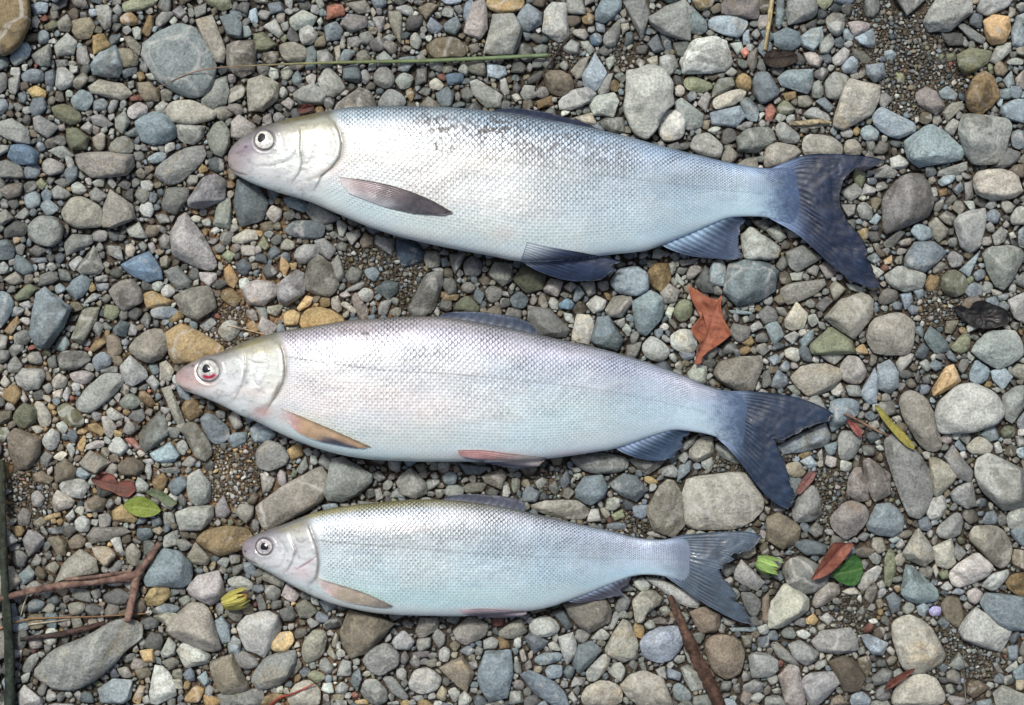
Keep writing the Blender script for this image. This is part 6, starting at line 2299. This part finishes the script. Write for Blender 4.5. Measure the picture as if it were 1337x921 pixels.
tube('twig', [(1102,540),(1120,549),(1140,560),(1160,569)], [2.4,3.2,3.2,2.6], M_WOOD, two((150,118,100), (136,108,92)), 2, 40, 8, .9, .12, 19,
     label='thin pinkish twig left of the yellow-green leaf blade', cat='twig')
tube('red_stalk', [(352,921),(366,911),(385,905),(410,893)], [2.6,3.0,2.6,1.8], M_LEAF, two((150,60,48), (176,92,84)), 2, 40, 8, .8, .12, 20,
     label='thin red stalk at the bottom edge left of the centre', cat='stalk')
tube('driftwood_chip', [(1031,161.5),(1050,161),(1070,159),(1083,160)], [5,8,8,4], M_WOOD, two((168,158,130), (158,146,118)), 3, 40, 10, .7, .1, 21,
     label='short pale wood chip above the top fish\'s tail', cat='wood chip')

def leaf(name, outline, mid, colfun, mat, label, cat, curl=1.5, veins=5, lift=1.0, thick=.6, seed=1, fold=0.0, cut=.16, zfun=None, stalk=None, crinkle=1.6):
    o = np.asarray(outline, float)
    if poly_area(o) > 0: o = o[::-1]
    n = 72
    q = resample(chaikin(o, cut, 2), n, True)
    c = resample(catmull(mid, 10), 9)[4]
    rings = 13
    fr = np.linspace(0, 1, rings)[1:]
    X = c[0] + (q[:, 0] - c[0])[None] * fr[:, None]; Y = c[1] + (q[:, 1] - c[1])[None] * fr[:, None]
    X = np.append(X.ravel(), c[0]); Y = np.append(Y.ravel(), c[1])
    rad = np.append(np.repeat(fr, n), 0)
    zmax = max(rest_z(x, y, 3) for x, y in q[::6])
    zl = np.array([rest_z(x, y, 5) for x, y in zip(X, Y)])
    z0 = .35 * zl + .65 * zmax * .9 + lift * S
    z0 = np.maximum(z0, zl + .3 * S)
    nz = vnoise(X / 9 + 40, Y / 9 + 40, seed)
    dm, al = seg_dist(X, Y, catmull(mid, 8))
    # side veins leave the midrib at an angle
    wid = max(dm.max(), 1)
    vp = (al * veins * 1.6 - dm / wid * 1.1)
    vv = np.exp(-((vp - np.round(vp)) / .10) ** 2) * (dm > .8)
    mr = np.exp(-(dm / 1.1) ** 2)
    Z = z0 + S * (curl * rad ** 2 * (nz * 2.2 - .3) + fold * dm - .5 * mr - .25 * vv + 1.2 * (nz - .5) + crinkle * (vnoise(X / 4 + 3, Y / 4 + 3, seed + 5, 3) - .5))
    col = lin(np.clip(colfun(X, Y, rad, mr, vv, nz), 0, 1))
    nn = len(X)
    PX, PY = P(X, Y, Z)
    V = np.vstack([np.column_stack([PX, PY, Z]), np.column_stack([PX, PY, Z - thick * S])])
    base = np.array([V[:, 0].mean(), V[:, 1].mean(), V[:, 2].min()])
    qd = grid_quads(rings - 1, n, True)
    j = np.arange(n); j2 = (j + 1) % n
    tr = np.column_stack([j, np.full(n, nn - 1), j2])
    rim = (rings - 2) * n + j; rim2 = (rings - 2) * n + j2
    if np.cross(V[qd[0]][1] - V[qd[0]][0], V[qd[0]][2] - V[qd[0]][0])[2] < 0: qd = qd[:, ::-1]
    if np.cross(V[tr[0]][1] - V[tr[0]][0], V[tr[0]][2] - V[tr[0]][0])[2] < 0: tr = tr[:, ::-1]
    quads = np.vstack([qd, qd[:, ::-1] + nn, np.column_stack([rim, rim2, rim2 + nn, rim + nn])])
    tris = np.vstack([tr, tr[:, ::-1] + nn])
    me = make_mesh(name, V - base, quads, tris, np.vstack([col, col]), None, mat)
    ob = link(name, me, tuple(map(float, base)), label=label, cat=cat)
    if stalk:
        tube('stalk', stalk, [2.0, 1.6], mat, two((150,120,80), (120,110,70)), 2, 16, 6, .8, .05, seed + 3, ob, base)
    return ob

def lc(main, vein, other=None, f=.4, vs=.35):
    mute = lambda v: (np.array(v) * .80 + np.mean(v) * .20) * .86
    main, vein = mute(main), mute(vein); other = None if other is None else mute(other)
    main = np.array(main) / 255.0; vein = np.array(vein) / 255.0; other = main if other is None else np.array(other) / 255.0
    def fn(X, Y, rad, mr, vv, nz):
        k = smooth(.4, .65, nz)[:, None] * f
        c = main * (1 - k) + other * k
        c = c * (.85 + .3 * nz[:, None])
        v = np.clip(mr * .7 + vv * vs, 0, 1)[:, None]
        return c * (1 - v) + v * vein
    return fn

leaf('dry_leaf', [(898,372),(912,380),(926,389),(937,392),(943,384),(941,400),(944,414),(951,428),(956,437),(942,448),(928,458),(918,465),(915,476),(907,477),(909,463),(914,448),(908,441),(902,432),(904,426),(913,416),(918,408),(908,400),(901,388)],
     [(906,474),(916,455),(925,432),(930,412),(938,394)], lc((196,112,76), (128,62,46), (160,84,58), .7, .6), M_LEAF, 'orange-red lobed dry leaf between the top and middle fish\'s tails', 'leaf', 7.0, 6, 3.0, .8, 31, .05, .10)
leaf('dry_leaf', [(1058,758),(1066,744),(1076,727),(1088,708),(1101,709),(1116,709),(1109,722),(1098,736),(1084,749),(1070,756)], [(1059,757),(1078,738),(1095,718),(1104,711)],
     lc((150,80,60), (92,40,34), (164,104,82), .7, .3), M_LEAF, 'folded dark red leaf lying over the round green leaf', 'leaf', 1.5, 4, 9.0, .8, 32, .55)
leaf('green_leaf', [(1084,750),(1094,742),(1104,733),(1113,725),(1121,726),(1126,735),(1127,745),(1124,757),(1116,765),(1107,765),(1095,760)], [(1126,742),(1110,746),(1088,750)],
     lc((58,116,44), (110,150,70), (44,98,38), .5, .25), M_LEAF, 'round bright green leaf under the folded red leaf', 'leaf', 1.0, 5, 3.0, .7, 33, .08)
leaf('green_leaf', [(160,660),(168,652),(178,648),(190,649),(202,656),(211,667),(203,673),(190,676),(176,674),(166,668)], [(160,660),(178,662),(196,664),(212,667)],
     lc((150,172,60), (170,184,90), (112,140,48), .5, .25), M_LEAF, 'bright yellow-green oval leaf left of the bottom fish\'s snout', 'leaf', 1.2, 5, 4.0, .7, 34, .12, stalk=[(210,667),(218,665)])
leaf('green_leaf', [(189,643),(199,637),(207,640),(215,644),(224,650),(232,657),(224,663),(215,660),(206,652),(198,648)], [(190,643),(208,647),(230,657)],
     lc((92,122,74), (112,134,86), (122,124,104), .7, .2), M_LEAF, 'faded grey-green leaf right of the bright yellow-green oval leaf', 'leaf', 1.2, 4, 2.0, .7, 35, .1)
leaf('leaf_blade', [(1141,529),(1148,530),(1157,540),(1166,551),(1177,561),(1187,572),(1195,583),(1193,588),(1183,583),(1171,571),(1159,557),(1150,545)], [(1142,530),(1160,548),(1178,567),(1194,587)],
     lc((160,160,62), (178,174,84), (168,140,62), .5, .1), M_LEAF, 'narrow yellow-green leaf blade between two long stones at the right', 'leaf', .8, 6, 4.0, .7, 36, .2)
leaf('dry_leaf', [(1104,546),(1112,549),(1121,555),(1127,563),(1124,572),(1118,568),(1110,558)], [(1105,547),(1116,557),(1124,570)],
     lc((160,88,78), (130,66,60), (176,110,96), .5, .2), M_LEAF, 'small pinkish red leaf at the thin pinkish twig', 'leaf', 1.2, 4, 3.0, .7, 37, .25)
leaf('dry_leaf', [(1039,645),(1043,633),(1050,622),(1058,615),(1066,617),(1062,628),(1053,637),(1045,646)], [(1040,645),(1052,630),(1063,617)],
     lc((150,100,92), (120,76,70), (140,96,90), .5, .2), M_LEAF, 'small dull pink leaf by the lower tip of the middle fish\'s tail', 'leaf', 1.2, 4, 3.0, .7, 38, .25)
leaf('dry_leaf', [(118,625),(128,620),(140,618),(149,620),(152,630),(162,627),(174,628),(178,640),(168,650),(156,648),(146,642),(132,638),(122,632)], [(120,626),(145,632),(174,638)],
     lc((150,82,66), (120,64,52), (92,62,52), .8, .2), M_LEAF, 'crumpled brick-red leaf above the bright yellow-green oval leaf', 'leaf', 2.0, 4, 2.0, .8, 39, .1)
leaf('dry_leaf', [(1153,902),(1160,890),(1172,882),(1184,876),(1196,872),(1190,880),(1178,889),(1166,898)], [(1155,901),(1175,886),(1194,873)],
     lc((132,72,58), (100,50,42), (100,62,50), .5, .2), M_LEAF, 'narrow red-brown leaf lying at the lower right edge of stones', 'leaf', 1.0, 4, 4.0, .7, 40, .25)
leaf('dry_leaf', [(389,138),(398,136),(408,136),(411,141),(402,147),(392,149),(387,145)], [(388,146),(398,142),(410,138)],
     lc((116,66,60), (90,50,46), (80,60,54), .5, .2), M_LEAF, 'small dark red leaf scrap above the top fish\'s gill cover', 'leaf', 1.0, 3, 2.0, .7, 41, .2)
leaf('wet_leaf', [(1244,402),(1254,398),(1266,404),(1272,394),(1284,392),(1297,398),(1310,402),(1320,412),(1318,422),(1302,428),(1286,430),(1272,427),(1260,420),(1250,412)], [(1246,404),(1270,414),(1296,416),(1318,418)],
     lc((30,32,32), (44,40,38), (58,46,42), .4, .3), M_WETLEAF, 'black wet curled leaf near the right edge', 'leaf', 3.0, 4, 2.0, 1.0, 42, .1)
leaf('wet_leaf', [(1000,68),(1010,64),(1022,65),(1034,66),(1042,73),(1040,81),(1028,87),(1014,89),(1002,86),(996,78)], [(998,78),(1018,76),(1040,74)],
     lc((58,50,44), (44,38,34), (84,72,62), .6, .3), M_WOOD, 'dark brown rotten leaf below the pale straw on the top edge', 'leaf', 3.0, 4, 2.0, 1.4, 43, .0)

def bud(name, x, y, ang, scale, c_in, c_out, label, seed):
    """a fallen bud: an egg-shaped husk with leafy bracts spreading from it"""
    z0 = rest_z(x, y, 8) + .001
    bx, by = P(x, y, z0)
    root = link(name, None, (float(bx), float(by), z0), label=label, cat='bud')
    r = np.random.default_rng(seed)
    ca, sa = math.cos(ang), math.sin(ang)
    nu, nv = 18, 20
    u = np.linspace(0, np.pi, nu); v = np.linspace(0, 2 * np.pi, nv, endpoint=False)
    U, W = np.meshgrid(u, v, indexing='ij')
    rad = np.sin(U) * (1 + .25 * np.cos(U)) * (1 + .07 * np.cos(W * 6))
    lx = -np.cos(U) * 13 * scale; ly = rad * np.cos(W) * 7.0 * scale; lz = rad * np.sin(W) * 6.0 * scale + 6 * scale
    def tow(lx, ly, lz): return np.column_stack([((lx * ca - ly * sa) * S).ravel(), (-(lx * sa + ly * ca) * S).ravel(), (lz * S).ravel()])
    nz = vnoise(U * 3 + 4, np.cos(W) * 3 + 9, seed)
    f = smooth(.45, .62, nz)[..., None]
    c = np.array(c_in) / 255.0 * (1 - f) + np.array(c_out) / 255.0 * f
    V = tow(lx, ly, lz)
    q = grid_quads(nu, nv, True)
    pq = V[q[nv * 8]]; ctr = V.mean(0)
    if np.dot(np.cross(pq[1] - pq[0], pq[2] - pq[0]), pq[0] - ctr) < 0: q = q[:, ::-1]
    link('husk', make_mesh('husk', V, q, None, lin(c.reshape(-1, 3)), None, M_LEAF), parent=root)
    for k in range(11):
        phi = (k / 10 - .5) * 2.7 + r.normal(0, .08)          # round the upper side of the husk
        st = np.linspace(0, 1, 9)
        Lb = r.uniform(20, 30) * scale
        flare = r.uniform(.2, 1.0)
        rad_ = (3.5 + 6.0 * np.sin(np.pi * np.clip(st * .8 + .1, 0, 1)) + flare * 7 * st ** 3) * scale
        pth = np.column_stack([-14 * scale + Lb * st, np.sin(phi) * rad_, 6 * scale + np.cos(phi) * rad_ * .85 + .3])
        wd = 2.3 * scale * np.sin(np.pi * np.clip(st * .92 + .06, 0, 1)) + .15
        dv = np.array([0, math.cos(phi), -math.sin(phi)]); A = pth + wd[:, None] * dv; B = pth - wd[:, None] * dv
        M_ = pth + np.array([0, math.sin(phi), math.cos(phi)]) * .7 * scale
        lay = np.stack([A, M_, B], 1).reshape(-1, 3)
        lay2 = lay - np.array([0, 0, .6])
        VV = np.vstack([tow(lay[:, 0], lay[:, 1], lay[:, 2]), tow(lay2[:, 0], lay2[:, 1], lay2[:, 2])])
        q = grid_quads(9, 3); n3 = 27
        idx = np.arange(27).reshape(9, 3)
        rim = np.concatenate([idx[:, 0], idx[-1, 1:], idx[-2::-1, 2], idx[0, 1:2]]); rim2 = np.roll(rim, -1)
        qq = np.vstack([q, q[:, ::-1] + n3, np.column_stack([rim, rim2, rim2 + n3, rim + n3])])
        link('bract', make_mesh('bract', VV, qq, None, lin(np.array(c_out) / 255.0 * r.uniform(.85, 1.1)), None, M_LEAF), parent=root)
bud('bud', 309, 782, -.30, 1.25, (160, 104, 66), (168, 162, 86), 'yellow-green leafy bud with an orange-brown husk at the lower left', 61)
bud('bud', 1001, 737, .35, 1.15, (170, 160, 90), (140, 172, 98), 'pale green leafy bud beside the upper tip of the bottom fish\'s tail', 62)
